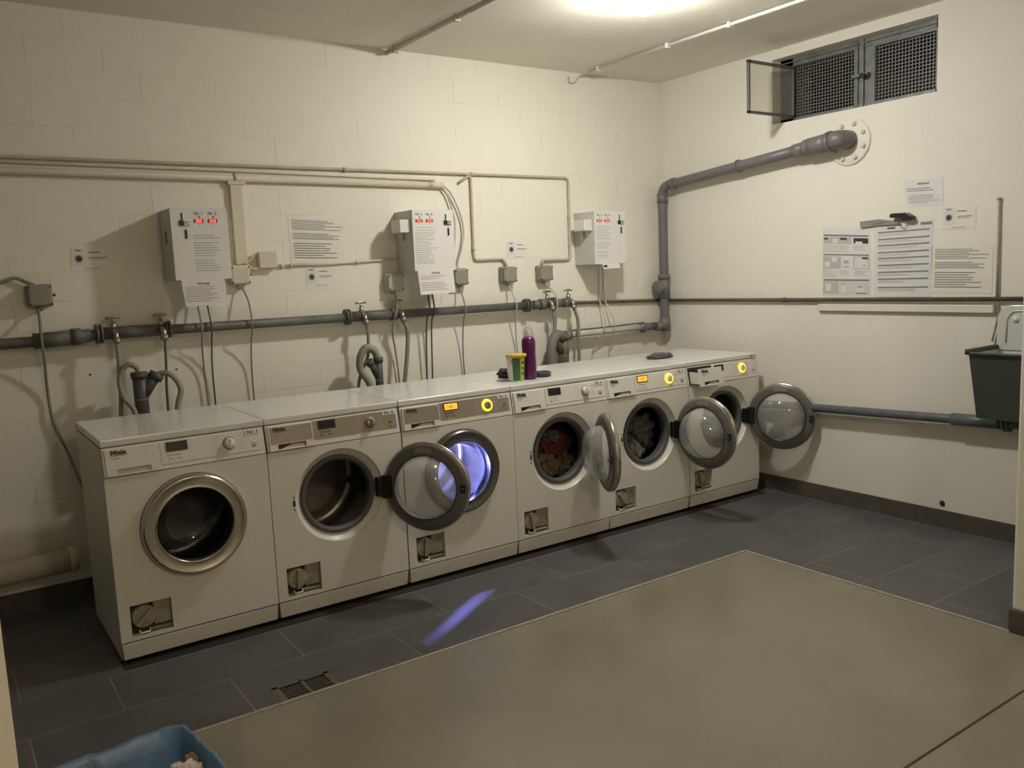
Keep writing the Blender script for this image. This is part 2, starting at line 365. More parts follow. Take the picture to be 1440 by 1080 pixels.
def tag(o, label=None, cat=None, group=None, kind=None):
    if label: o['label'] = label
    if cat: o['category'] = cat
    if group: o['group'] = group
    if kind: o['kind'] = kind
    return o
def thing(name, label, cat, loc=(0, 0, 0), rotz=0, group=None):
    o = bpy.data.objects.new(name, None); COL.objects.link(o); o.location = loc; o.rotation_euler = (0, 0, rotz); o.empty_display_size = .1
    return tag(o, label, cat, group)
def struct(name, mb, **k):
    return tag(mb.build(name, **k), kind='structure')
def smooth_path(pts, n=8):
    """Catmull-Rom through the points"""
    P = [Vector(p) for p in pts]; P = [P[0]*2-P[1]] + P + [P[-1]*2-P[-2]]; out = []
    for i in range(1, len(P)-2):
        for k in range(n):
            t = k/n; a, b, c, d = P[i-1], P[i], P[i+1], P[i+2]
            out.append(.5*((2*b) + (c-a)*t + (2*a-5*b+4*c-d)*t*t + (3*b-a-3*c+d)*t**3))
    out.append(P[-2]); return out
def fillet(pts, rad, n=6):
    """polyline with rounded corners"""
    P = [Vector(p) for p in pts]; out = [P[0]]
    for i in range(1, len(P)-1):
        a, b, c = P[i-1], P[i], P[i+1]; r = min(rad, (a-b).length*.49, (c-b).length*.49)
        p, q = b+(a-b).normalized()*r, b+(c-b).normalized()*r
        for k in range(n+1):
            t = k/n; out.append(p*(1-t)**2 + b*2*t*(1-t) + q*t*t)
    out.append(P[-1]); return out

# ================================================================== ROOM SHELL
struct('wall_back', MB().box((-2.4, WY, -.1), (WX+.35, WY+.3, H+.2), M_back))
# right wall with the window opening
WY0, WY1, WZ0, WZ1 = -.985, -.012, 2.170, 2.530
mb = MB()
mb.box((WX, -4.8, -.1), (WX+.35, WY, WZ0), M_right)
mb.box((WX, -4.8, WZ1), (WX+.35, WY, H+.2), M_right)
mb.box((WX, WY1, WZ0), (WX+.35, WY, WZ1), M_right)
mb.box((WX, -4.8, WZ0), (WX+.35, WY0, WZ1), M_right)
struct('wall_right', mb)
# pier on the near right: the end of the wall beside the passage
pier = MB().box((2.680, -4.8, .085), (3.40, -1.87, H+.1), M_right)
struct('wall_near_right', pier, bevel=.012, segs=3)
struct('baseboard_near_right', MB().box((2.674, -4.8, -.01), (3.40, -1.864, .086), M_dark_base))
struct('wall_left', MB().box((-2.6, -4.8, -.1), (-2.4, WY, H+.1), M_right))
struct('wall_near_left', MB().box((-2.4, -2.30, -.05), (-.438, -2.10, H+.1), M_right))
struct('wall_front', MB().box((-2.4, -5.0, -.1), (2.69, -4.8, H+.1), M_right))
struct('ceiling', MB().box((-2.5, -4.9, H), (WX+.02, WY+.02, H+.2), M_ceil))
# floor: anthracite tiles round the machines, painted concrete in front
mb = MB()
DX0, DX1, DY0, DY1 = .376, .584, -.650, -.520
mb.box((-2.4, -.647, -.06), (DX0, WY, 0), M_tile); mb.box((DX1, -.647, -.06), (2.678, WY, 0), M_tile)
mb.box((DX0, DY1, -.06), (DX1, WY, 0), M_tile)
mb.box((2.678, -1.9, -.06), (WX, WY, 0), M_tile)
struct('floor', mb)
struct('floor', MB().box((-2.4, -4.8, -.06), (2.6665, -.6585, .003), M_floor))
struct('trim_1', MB().box((-2.4, -.659, -.05), (2.67, -.646, .006), M_trim))
struct('trim_2', MB().box((2.666, -1.87, -.05), (2.679, -.646, .006), M_trim))
struct('trim_3', MB().box((-2.4, -2.108, .001), (2.684, -2.1, .0036), M_groove))
M_dark_strip = mat('dark_floor_strip', (.022, .020, .017), .7, var=.3, vscale=30)
struct('trim_4', MB().box((.0, -.036, .0003), (3.60, .06, .0022), M_dark_strip))  # thin near-black strip on the floor along the machine bases
struct('baseboard_right', MB().box((WX-.012, -4.8, -.01), (WX, WY, .090), M_dark_base))
struct('baseboard_back', MB().box((-2.4, WY-.012, -.01), (WX-.012, WY, .090), M_dark_base))

# ------------------------------------------------------------------ window
mb = MB()
FX = WX+.075
def fb(y0, y1, z0, z1, x0=FX, x1=FX+.035): mb.box((x0, y0, z0), (x1, y1, z1), M_frame)
fb(WY0, WY1, 2.487, WZ1); fb(WY0, WY1, WZ0, 2.200); fb(WY0, -.935, WZ0, WZ1); fb(-.100, WY1, WZ0, WZ1)
fb(-.606, -.482, WZ0, WZ1, FX+.004, FX+.03); fb(-.548, -.528, WZ0, WZ1, FX-.010, FX+.02); fb(-.512, -.500, WZ0, WZ1, FX-.006, FX+.02)
fb(WY0, WY1, 2.506, 2.512, FX-.012, FX)                      # drip angle
fb(WY0+.01, -.606, 2.475, 2.487, FX-.006, FX+.02)
wf = struct('window_1', mb, bevel=.002)
def grille(y0, y1, z0, z1):
    g = MB(); p = .0175; k = int((y1-y0)/p); l = int((z1-z0)/p)
    for i in range(k+1):
        y = y0+(y1-y0)*i/k; g.box((FX+.012, y-.0022, z0), (FX+.0145, y+.0022, z1), M_mesh)
    for i in range(l+1):
        z = z0+(z1-z0)*i/l; g.box((FX+.0125, y0, z-.0022), (FX+.015, y1, z+.0022), M_mesh)
    return g.build('wire_grille', wf)
grille(-.482, -.100, 2.200, 2.487); grille(-.935, -.606, 2.200, 2.487)
g = MB(); g.box((FX-.028, -.580, 2.335), (FX-.006, -.490, 2.352), M_frame); g.tube([(FX-.03, -.548, 2.343), (FX+.005, -.548, 2.343)], .011, M_black)
g.box((FX-.045, -.575, 2.326), (FX-.025, -.545, 2.345), M_black); g.build('window_latch', wf, bevel=.002)
sh = MB(); sh.box((WX+.12, WY0-.1, 1.95), (WX+.9, WY1+.1, 3.2), M_shaft, skip=('-x', '+z'))
struct('wall_light_shaft', sh)
# opened sash with its pane, swung at a right angle into the room
sa = MB(); x0, x1, yh, z0, z1 = WX-.335, WX+.062, -.112, 2.196, 2.478
t = .014
for a, b in (((x0, z0), (x1, z0+t)), ((x0, z1-t), (x1, z1)), ((x0, z0), (x0+t, z1)), ((x1-t, z0), (x1, z1))):
    sa.box((a[0], yh-.008, a[1]), (b[0], yh+.008, b[1]), M_mesh)
sash = sa.build('window_sash', wf, bevel=.001); sash['label'] = 'casement with thin dark frame swung open into the room'
MB().box((x0+t, yh-.002, z0+t), (x1-t, yh+.002, z1-t), M_pane).build('pane', sash)
hg = MB()
for z in (2.24, 2.43): hg.tube([(x1+.002, yh, z-.02), (x1+.002, yh, z+.02)], .007, M_frame)
hg.build('hinge', sash)

# ------------------------------------------------------------------ ceiling lamp
L = (2.285, -.440)
lamp = thing('ceiling_lamp', 'round white glowing lamp mounted on the ceiling', 'lamp', (L[0], L[1], H))
MB().lathe([(.090, 0), (.090, -.040), (.084, -.046), (.078, -.040)], (0, 0, 0), M_box_white, axis=2, n=40).build('base', lamp)
MB().lathe([(.078, -.040), (.078, -.058), (.072, -.075), (.058, -.088), (.034, -.096), (.0005, -.099)], (0, 0, 0), M_soil, axis=2, n=40).build('lamp_shade', lamp)
# lamp of the passage behind the camera
hall = thing('ceiling_lamp', 'round warm lamp on the passage ceiling near the door', 'lamp', (.75, -3.8, H))
M_hall = mat('hall_dome', (.9, .8, .6), .4, emit=(1.0, .80, .55), es=HALL_POWER)
MB().lathe([(.135, 0), (.135, -.022), (.125, -.026), (.118, -.02)], (0, 0, 0), M_box_white, axis=2, n=32).build('base', hall)
MB().lathe([(.118, -.02), (.118, -.045), (.108, -.066), (.085, -.083), (.05, -.093), (.0005, -.096)], (0, 0, 0), M_hall, axis=2, n=32).build('lamp_shade', hall)

# ceiling conduits
def conduit(name, pts, r, mt, label, clips, clip_m, cat='pipe', n=10):
    t = thing(name, label, cat, pts[0])
    o = Vector(pts[0]); m_ = MB(); m_.tube([Vector(p)-o for p in pts], r, mt, n=n); m_.build('tube', t)
    for c in clips:
        cc = Vector(c)-o; MB().box((cc.x-.014, cc.y-.009, cc.z-r-.006), (cc.x+.014, cc.y+.009, cc.z+r+.004), clip_m).build('clip', t)
    return t
conduit('ceiling_conduit', [(1.700, .888, H-.020), (1.725, -2.4, H-.020)], .013, M_cream_dark, 'dusty grey conduit running across the ceiling left of the lamp', [(1.702, .80, H-.022), (1.706, .19, H-.022)], M_cream_dark)
conduit('ceiling_conduit', [(3.003, .80, H-.016), (3.012, -3.0, H-.016)], .0085, M_box_white, 'thin white conduit crossing the ceiling right of the lamp', [(3.004, .70, H-.016), (3.006, .13, H-.016), (3.008, -.30, H-.016)], M_box_white)
mb = MB(); mb.tube(smooth_path([(3.003, .80, H-.016), (2.99, .865, H-.03), (2.97, .885, H-.06), (2.93, .885, H-.065), (2.92, .88, H-.03)]), .0045, M_cable_light, n=8)
tag(mb.build('cable', center=True), 'short curl of white cable at the wall end of the thin ceiling conduit', 'cable')

# ================================================================== WASHING MACHINES
DC = (0.300, 0.489)   # door centre in the front face (x, z)
def panel_y(z): return .020*(z-.712)/.108
def onp(mb):          # lean things that were built upright onto the sloping control panel
    return mb.warp(lambda v: (v.x, v.y+panel_y(v.z), v.z))

def front_face(mb, mt):
    """front sheet with a round door opening and the square flap opening"""
    cx, cz = DC; R = .197; n = 64; hx = .218; x0, x1, z0, z1 = cx-hx, cx+hx, cz-hx, cz+hx
    V = []; F = []
    for j in range(n):
        a = 2*PI*j/n; c, s_ = math.cos(a), math.sin(a); k = hx/max(abs(c), abs(s_))
        V.append((cx+R*c, 0, cz+R*s_)); V.append((cx+k*c, 0, cz+k*s_))
    for j in range(n):
        a, b = 2*j, 2*((j+1) % n); F.append((a, a+1, b+1, b))
    mb.add(V, F, mt)
    def q(xa, xb, za, zb): mb.quad((xa, 0, za), (xb, 0, za), (xb, 0, zb), (xa, 0, zb), mt)
    W = .5965; T = .712; B = .090
    q(.0025, x0, z0, T); q(x1, W, z0, T); q(x0, x1, z1, T)
    fx0, fx1, fz0, fz1 = .042, .188, .104, .224
    q(.0025, W, fz1, z0); q(.0025, fx0, B, fz1); q(fx1, W, B, fz1); q(fx0, fx1, B, fz0)
    # walls of the flap opening
    d = .035
    for (a, b) in (((fx0, fz0), (fx1, fz0)), ((fx1, fz0), (fx1, fz1)), ((fx1, fz1), (fx0, fz1)), ((fx0, fz1), (fx0, fz0))):
        mb.quad((a[0], 0, a[1]), (b[0], 0, b[1]), (b[0], d, b[1]), (a[0], d, a[1]), M_enamel)

def make_door(parent, angle, chrome, glass, rubber=M_rim):
    """angle 0 = shut; hinge on the right"""
    if angle == 0:
        origin = Vector((DC[0], 0, DC[1])); cx = 0.0; rot = 0.0
    else:
        origin = Vector((.505, -.002, DC[1])); cx = -.190; rot = math.radians(angle)
    Rm = Matrix.Rotation(rot, 3, 'Z')
    def place(mb): return mb.warp(lambda v: Rm @ v + origin)
    c = (cx, 0, 0)
    ring = MB().lathe([(.1405, -.018), (.1418, -.0225), (.1445, -.024), (.1465, -.0225), (.162, -.025), (.178, -.0275), (.1825, -.030), (.187, -.0285), (.1935, -.020), (.1965, -.008), (.195, -.001), (.189, .001)], c, chrome, n=72)
    door = place(ring).build('door', parent)
    rim = MB().lathe([(.1405, -.022), (.139, .004), (.139, .013), (.146, .016), (.158, .0135), (.176, .012), (.187, .006), (.1895, .001)], c, rubber, n=72)
    place(rim).build('door_rim', door)
    gl = MB().lathe([(.1405, -.014), (.138, .000), (.134, .025), (.125, .055), (.108, .083), (.083, .099), (.05, .106), (.0005, .108)], c, glass, n=56)
    place(gl).build('door_glass', door)
    seat_ = MB().lathe([(.137, .012), (.141, .0175), (.146, .016)], c, M_chrome_dark, n=56)
    place(seat_).build('glass_seat', door)
    lt = MB(); lt.box((cx-.180, .008, -.018), (cx-.160, .022, .018), M_black); lt.box((cx-.176, .020, -.006), (cx-.168, .034, .006), M_chrome_dark)
    place(lt).build('latch', door, bevel=.002)
    hp = MB(); hp.box((cx+.150, .004, -.050), (cx+(.198 if angle else .184), .018, .050), M_black)
    if angle: hp.tube([(cx+.196, .006, -.042), (cx+.196, .006, .042)], .009, M_black)
    place(hp).build('hinge', door, bevel=.002)
    if angle:
        st = MB(); 
        pts = []
        for k in range(7):
            a = PI/2 + (k-3)*.075
            pts.append((cx+.163*math.cos(a), .0155, .163*math.sin(a)))
        for k in range(6):
            a, b = Vector(pts[k]), Vector(pts[k+1]); d1 = Vector((a.x-cx, 0, a.z)).normalized()*.009; d2 = Vector((b.x-cx, 0, b.z)).normalized()*.009
            st.quad(a-d1, a+d1, b+d2, b-d2, M_jbox)
        place(st).build('door_sticker', door)
    return door

def machine(k, x, label, no, style='white', door=0, lit_display=False, lit_dial=False, drawer_out=0.0, loaded=False, chrome=None, dial='white', glass=None, number_on_lid=False, cap_rot=.8, drop=0.0, yaw=0.0):
    t = thing('washing_machine', label, 'washing machine', (x, drop, 0), yaw, 'front loading washing machines in the row')
    # cabinet
    cab = MB(); W = .5965; D = .585
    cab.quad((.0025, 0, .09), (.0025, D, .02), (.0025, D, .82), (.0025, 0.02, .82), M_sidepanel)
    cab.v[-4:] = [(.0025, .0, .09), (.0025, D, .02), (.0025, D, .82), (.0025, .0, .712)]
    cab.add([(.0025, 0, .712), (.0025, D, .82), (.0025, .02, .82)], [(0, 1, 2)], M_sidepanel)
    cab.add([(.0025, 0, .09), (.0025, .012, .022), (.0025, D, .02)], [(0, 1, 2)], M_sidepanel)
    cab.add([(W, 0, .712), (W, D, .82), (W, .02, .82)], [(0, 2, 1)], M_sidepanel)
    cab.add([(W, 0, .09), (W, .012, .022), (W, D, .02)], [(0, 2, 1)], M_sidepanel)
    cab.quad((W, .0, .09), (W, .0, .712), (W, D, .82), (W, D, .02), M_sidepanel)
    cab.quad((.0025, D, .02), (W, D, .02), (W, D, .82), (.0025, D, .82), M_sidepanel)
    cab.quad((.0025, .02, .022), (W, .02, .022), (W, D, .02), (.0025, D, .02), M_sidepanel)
    front_face(cab, M_enamel)
    cab.build('cabinet', t)
    ft = MB()
    # adjustable feet
    for fx in (.06, .54):
        for fy in (.06, .53):
            MB().tube([(fx, fy, 0), (fx, fy, .022)], .018, M_black).build('foot', t)
    # plinth: leans back, corners tapered
    pl = MB(); z0, z1 = .020, .0850
    V = [(.003, 0, z1), (.5945, 0, z1), (.590, .010, z0), (.008, .010, z0), (.003, .05, z1), (.5945, .05, z1), (.590, .05, z0), (.008, .05, z0)]
    pl.add(V, [(0, 3, 2, 1), (0, 1, 5, 4), (1, 2, 6, 5), (2, 3, 7, 6), (3, 0, 4, 7), (4, 5, 6, 7)], M_enamel); pl.build('plinth', t, bevel=.003)
    MB().box((.006, .003, .080), (.592, .03, .0915), M_groove).build('seam_strip', t)
    # lid
    ld = MB(); ld.box((.001, .018, .822), (.5985, .600, .850), M_lid); ld.build('lid', t, bevel=.006, segs=3)
    # control panel
    ins = M_beige_metal if style == 'taupe' else M_plastic
    cp = MB(); cp.box((.0042, -.0006, .7135), (W-.0017, .045, .8195), M_plastic); onp(cp).build('control_panel', t, bevel=.0025)
    # detergent drawer, with its finger notch
    dy = -drawer_out; dr = MB(); a0, a1, b0, b1 = .014, .198, .7175, .813; n0, n1, nz = .048, .165, .741
    dm = M_plastic
    yy = (dy-.0075, dy-.0004)
    dr.box((a0, yy[0], nz), (a1, yy[1], b1), dm)
    dr.box((a0, yy[0], b0), (n0, yy[1], nz), dm); dr.box((n1, yy[0], b0), (a1, yy[1], nz), dm)
    dr.box((n0, yy[0], b0), (n1, yy[1], b0+.004), dm)
    dr.box((n0, yy[1]-.001, b0+.004), (n1, yy[1], nz), M_groove if k != 1 else M_jbox_light)
    dr.add([(n0+.012, yy[1]-.0016, b0+.004), (n1-.004, yy[1]-.0016, b0+.004), (n1-.004, yy[1]-.0016, nz-.006), (n0+.06, yy[1]-.0016, nz-.004)], [(0, 1, 2, 3)], M_jbox_light)
    if style == 'taupe':
        dr.box((a0+.006, yy[0]-.0010, nz+.004), (a1-.003, yy[0]+.001, b1-.003), ins)
    if drawer_out:
        dr.box((a0+.006, dy+.004, b0+.006), (a1-.006, .03, b0+.012), dm)
        dr.box((a0+.006, dy+.004, b0+.006), (a0+.010, .03, b1-.02), dm); dr.box((a1-.010, dy+.004, b0+.006), (a1-.006, .03, b1-.02), dm)
        dr.box((a0+.075, dy+.004, b0+.006), (a0+.079, .03, b1-.03), dm)
    dro = onp(dr).build('detergent_drawer', t, bevel=.0012)
    if drawer_out:
        hole = MB().box((a0-.004, -.0032, b0+.004), (a1+.002, .001, b1+.002), M_black); onp(hole).build('drawer_opening', t)
    ly = yy[0]-.0018
    lg = MB(); lg.text('Miele', (.033, ly, .7945), (1, 0, 0), (0, 0, 1), .021, M_ink, bold=.045, stretch=1.15)
    lg.box((.033, ly, .7895), (.090, ly+.0006, .7912), M_ink)
    for i, wd in enumerate((.024, .0)):
        if wd: lg.box((.038, ly, .779), (.038+wd, ly+.0006, .7812), M_ink_grey)
    onp(lg).build('logo', dro)
    # display, buttons, dial
    py = -.0030
    ds = MB(); ds.box((.224, py-.0022, .776), (.302, py+.001, .812-.001), M_black); ds.box((.229, py-.0028, .780), (.297, py, .807), M_display_on if lit_display else M_display)
    if lit_display:
        ds.text('1:00', (.241, py-.0032, .7865), (1, 0, 0), (0, 0, 1), .018, M_ink, bold=.01)
    dso = onp(ds).build('display', t, bevel=.0006)
    if lit_display: dso['label'] = 'display glowing orange'
    for i in range(3):
        bt = MB(); bt.box((.228+i*.018, py-.003, .764), (.241+i*.018, py, .768), M_plastic if style != 'taupe' else M_chrome_dark); onp(bt).build('button', t, bevel=.001)
    for i in range(2):
        bt = MB(); bt.box((.232+i*.034, py-.003, .750), (.246+i*.034, py, .7545), M_plastic if style != 'taupe' else M_chrome_dark); onp(bt).build('button', t, bevel=.001)
    pr_ = MB(); pr_.box((.203, -.0028, .738 if style == 'taupe' else .734), (.582, 0.004, .813), ins)
    for i in range(7):       # printed programme list either side of the dial
        pr_.box((.392, py-.0004, .748+i*.0085), (.392+random.uniform(.018, .036), py, .7492+i*.0085), M_ink_faint)
        pr_.box((.494, py-.0004, .748+i*.0085), (.494+random.uniform(.012, .03), py, .7492+i*.0085), M_ink_faint)
    pr_.box((.2045, py-.0004, .736), (.2055, py, .8125), M_ink_faint)
    onp(pr_).build('fascia', t)
    dz = .776; dxx = .457
    dl = MB()
    dm2 = {'white': M_plastic, 'grey': M_beige_metal}[dial]
    if lit_dial:
        dl.lathe([(.018, py-.002), (.018, py-.006), (.0275, py-.006), (.0285, py-.001)], (dxx, 0, dz), M_ring_on, n=36)
        dl.lathe([(.018, py-.002), (.017, py-.012), (.014, py-.014), (.0004, py-.014)], (dxx, 0, dz), M_beige_metal if style == 'taupe' else M_plastic, n=32)
    else:
        dl.lathe([(.0255, py+.001), (.0250, py-.003), (.021, py-.0035)], (dxx, 0, dz), M_jbox, n=36)
        dl.lathe([(.021, py-.001), (.0205, py-.013), (.0185, py-.016), (.0004, py-.0165)], (dxx, 0, dz), dm2, n=36)
    dl.box((dxx-.0015, py-.018, dz+.002), (dxx+.0015, py-.014, dz+.017), M_jbox)
    if dial == 'grey': dl.box((dxx-.005, py-.024, dz-.017), (dxx+.005, py-.014, dz+.017), M_chrome_dark)
    dlo = onp(dl).build('dial', t)
    if lit_dial: dlo['label'] = 'dial with glowing yellow ring'
    for i, mm in ((0, M_plastic if style != 'taupe' else M_chrome_dark), (1, M_orange if k in (1, 2) else M_jbox)):
        bt = MB(); bt.box((.545, py-.0035, .764-i*.013), (.562, py, .770-i*.013), mm); onp(bt).build('button', t, bevel=.001)
    # number sticker
    sx, sz, sy = (.520, .797, py-.0016) if not number_on_lid else (.530, .829, 0)
    st = MB(); st.box((sx, sy-.0006, sz), (sx+.060, sy+.0008, sz+.0195), M_paper)
    st.text(no, (sx+.030, sy-.0010, sz+.0035), (1, 0, 0), (0, 0, 1), .0185, M_ink, bold=.025, align='c', stretch=1.1)
    if not number_on_lid: onp(st)
    else: st.warp(lambda v: (v.x, v.y+.0165, v.z-.0035))
    st.build('number_sticker', t)
    # dish, gasket and drum
    c = (DC[0], 0, DC[1])
    MB().lathe([(.1970, 0), (.1955, .006), (.188, .014), (.178, .022), (.170, .030), (.166, .033)], c, M_enamel, n=64).build('door_recess', t)
    if door:
        lk = MB(); lk.box((DC[0]-.2085, -.0012, DC[1]-.012), (DC[0]-.1995, .003, DC[1]+.012), M_black)
        for z in (-.026, .026): lk.tube([(DC[0]-.204, -.002, DC[1]+z), (DC[0]-.204, .002, DC[1]+z)], .0035, M_chrome_dark, n=10)
        lk.build('door_lock', t)
        hk = MB(); hk.box((DC[0]+.168, -.010, DC[1]-.042), (DC[0]+.206, .022, DC[1]+.042), M_black); hk.build('hinge_block', t, bevel=.004)
    gk = MB().lathe([(.167, .031), (.166, .020), (.160, .017), (.152, .019), (.146, .024), (.143, .034), (.146, .050), (.148, .068)], c, M_gasket, n=64)
    gko = gk.build('gasket', t)
    dm_ = MB().lathe([(.149, .066), (.152, .074), (.170, .082), (.218, .086), (.232, .094), (.236, .110), (.236, .370), (.228, .392), (.200, .400), (.0005, .405)], c, M_drum, n=64)
    dmo = dm_.build('drum', t)
    MB().lathe([(.165, .402), (.160, .392), (.145, .390), (.135, .384), (.060, .380), (.045, .372), (.0005, .370)], c, M_drum_dark, n=48).build('drum_back', dmo)
    for j in range(3):
        a = 2*PI*j/3+.9+k*.5; rb = MB()
        V = []; 
        for yy2 in (.105, .375):
            for (rr, da) in ((.235, -.16), (.196, -.05), (.190, 0), (.196, .05), (.235, .16)):
                V.append((c[0]+rr*math.cos(a+da), yy2, c[2]+rr*math.sin(a+da)))
        rb.add(V, [(i, i+1, i+6, i+5) for i in range(4)] + [(0, 1, 2, 3, 4), (9, 8, 7, 6, 5)], M_chrome_dark, False); rb.build('lifter', dmo)
    # pump flap opening with its drain cap
    fc = MB(); fc.quad((.042, .034, .104), (.188, .034, .104), (.188, .034, .224), (.042, .034, .224), M_dirty_dark)
    fc.box((.125, .016, .128), (.186, .033, .222), M_dirty); fc.box((.112, .006, .112), (.186, .033, .121), M_jbox)
    fo = fc.build('pump_compartment', t, bevel=.002)
    cp2 = MB(); cc = (.090, 0, .170)
    cp2.lathe([(.043, .033), (.043, .012), (.040, .007), (.0004, .006)], cc, M_dirty, n=32)
    a = cap_rot; dx, dz2 = math.cos(a), math.sin(a)
    cp2.add([(cc[0]+dx*s1*.040-dz2*w1*.007, yv, cc[2]+dz2*s1*.040+dx*w1*.007) for yv in (.006, -.006) for s1, w1 in ((-1, -1), (1, -1), (1, 1), (-1, 1))],
            [(4, 5, 6, 7), (0, 1, 5, 4), (1, 2, 6, 5), (2, 3, 7, 6), (3, 0, 4, 7)], M_dirty)
    cp2.build('drain_cap', fo, bevel=.002)
    hd = MB(); hd.tube([(.070, .012, .122), (.072, .002, .112), (.104, .002, .112), (.107, .012, .122)], .0035, M_plastic, n=8); hd.build('drain_hose_handle', fo)
    if drawer_out == 0:
        pass
    make_door(t, door, chrome or M_chrome, glass or (M_glass_dirty if door else M_glass))
    return t

X = [0, .597, 1.197, 1.793, 2.386, 2.985]
machine(1, X[0], 'white washing machine numbered 1 at the left end, its chrome door shut', 'Nr. 1', cap_rot=.8)
machine(2, X[1], 'washing machine numbered 2 with taupe panel and unlit display, door wide open', 'Nr. 2', 'taupe', door=131, dial='grey', cap_rot=1.5)
machine(3, X[2], 'washing machine numbered 3 with taupe panel, shut door and drum glowing blue', 'Nr. 3', 'taupe', lit_display=True, lit_dial=True, chrome=M_chrome_dark, cap_rot=1.45, glass=M_glass)
machine(4, X[3], 'white washing machine numbered 4 with half open door, red and patterned laundry inside', 'Nr. 4', door=64, cap_rot=1.75)
machine(5, X[4], 'white washing machine numbered 5 with orange display, open door and grey laundry inside', 'Nr. 5', door=94, lit_display=True, lit_dial=True, cap_rot=2.2)
machine(6, X[5], 'white washing machine numbered 6 at the right end, detergent drawer pulled out', 'Nr. 6', door=113.5, lit_dial=True, drawer_out=.075, number_on_lid=True, cap_rot=1.8)

# drum lamp of machine 3: a real lamp inside the drum, blue-violet
def drum_light():
    l = bpy.data.lights.new('drum_lamp', 'POINT'); l.energy = 20.0; l.color = (.28, .30, 1.0); l.shadow_soft_size = .012
    o = bpy.data.objects.new('drum_lamp', l); COL.objects.link(o); o.location = (X[2]+.30, .23, DC[1]-.09)
    l = bpy.data.lights.new('drum_lamp_beam', 'SPOT'); l.energy = 62; l.color = (.24, .23, 1.0); l.spot_size = math.radians(76); l.spot_blend = 1.0; l.shadow_soft_size = .004
    o = bpy.data.objects.new('drum_lamp_beam', l); COL.objects.link(o)
    p = Vector((X[2]+.375, .125, DC[1]+.085)); tgt = Vector((1.47, -.232, 0)); z = (p-tgt).normalized()
    s_dir = Vector((.843, .538, 0)); xx = (s_dir - z*s_dir.dot(z)).normalized(); yy = z.cross(xx)
    M = Matrix(((xx.x, yy.x, z.x, p.x), (xx.y, yy.y, z.y, p.y), (xx.z, yy.z, z.z, p.z), (0, 0, 0, 1)))
    o.matrix_world = M @ Matrix.Diagonal((1.0, .075, 1.0, 1.0))
drum_light()

# laundry inside the drums of machines 4 and 5
def crumple(name, c, rad, mt, label, cat, seed, group=None, flat=1.0, fold=.35, freq=9.0, n=40, floor=None):
    rnd = random.Random(seed); ox = Vector((rnd.random()*50, rnd.random()*50, rnd.random()*50)); V = []; F = []
    for i in range(n+1):
        th = PI*i/n
        for j in range(2*n):
            ph = PI*j/n; d = Vector((math.sin(th)*math.cos(ph), math.sin(th)*math.sin(ph), math.cos(th)))
            q = d*freq*.25+ox
            k = 1 + fold*noise.noise(q*1.2) + fold*.8*(1-abs(noise.noise(q*2.4+Vector((noise.noise(q*3), 0, 0))))*2.2)*.5 - fold*.30*abs(noise.noise(q*5.5))
            p = Vector((d.x*rad[0], d.y*rad[1], d.z*rad[2]))*k
            if floor is not None and p.z < floor: p.z = floor
            V.append(p)
    for i in range(n):
        for j in range(2*n): F.append((i*2*n+j, (i+1)*2*n+j, (i+1)*2*n+(j+1) % (2*n), i*2*n+(j+1) % (2*n)))
    zmin = min(v.z for v in V)
    mb = MB().add([v-Vector((0, 0, zmin)) for v in V], F, mt, True); o = mb.build(name); o.location = (c[0], c[1], c[2]); tag(o, label, cat, group)
    return o
M_red = mat('red_cloth', (.16, .025, .03), .9, bump=.5, bscale=50, var=.3, vscale=18)
M_pat = mat('patterned_cloth', (.17, .135, .09), .9, bump=.5, bscale=50, var=.7, vscale=30)
M_teal = mat('dusky_cloth', (.14, .15, .17), .9, bump=.5, bscale=50, var=.3, vscale=18)
M_greycl = mat('grey_cloth', (.125, .125, .12), .92, bump=.5, bscale=60, var=.25, vscale=25)
M_lgrey = mat('pale_cloth', (.34, .33, .29), .92, bump=.5, bscale=60, var=.2, vscale=25)
M_sock = mat('sock_dark', (.055, .06, .07), .92, bump=.6, bscale=90, var=.4, vscale=30)
cx4 = X[3]+DC[0]; cx5 = X[4]+DC[0]
G4 = 'laundry in the drum of machine 4'; G5 = 'laundry in the drum of machine 5'
crumple('garment', (cx4+.06, .235, .345), (.105, .09, .105), M_red, 'dark red crumpled garment in the middle of the half open machine drum', 'laundry', 3, G4, fold=.42, n=56)
crumple('garment', (cx4-.015, .150, .305), (.075, .060, .062), M_pat, 'beige patterned garment at the lower left front of the drum', 'laundry', 5, G4, fold=.42, freq=7, n=56)
crumple('garment', (cx4+.105, .150, .310), (.062, .058, .055), mat('brown_cloth', (.13, .09, .06), .9, bump=.5, bscale=50, var=.6, vscale=25), 'brown patterned cloth on the lower right in the drum of machine 4', 'laundry', 6, G4, fold=.42, freq=7, n=56)
crumple('garment', (cx4+.045, .17, .500), (.045, .045, .028), M_teal, 'small grey blue cloth on top of the red laundry', 'laundry', 8, G4, fold=.4, n=48)
crumple('garment', (cx4+.150, .22, .410), (.050, .060, .070), mat('dark_cloth', (.05, .035, .04), .9, bump=.5, bscale=50), 'dark maroon cloth at the right of the red laundry', 'laundry', 9, G4, fold=.4, n=48)
crumple('garment', (cx5+.095, .23, .31), (.100, .09, .110), M_greycl, 'grey crumpled garment heaped in the drum of machine 5', 'laundry', 11, G5, fold=.42, n=56)
crumple('garment', (cx5+.005, .140, .320), (.045, .050, .045), M_lgrey, 'pale striped cloth at the lower left in the drum of machine 5', 'laundry', 14, G5, fold=.4, n=48)

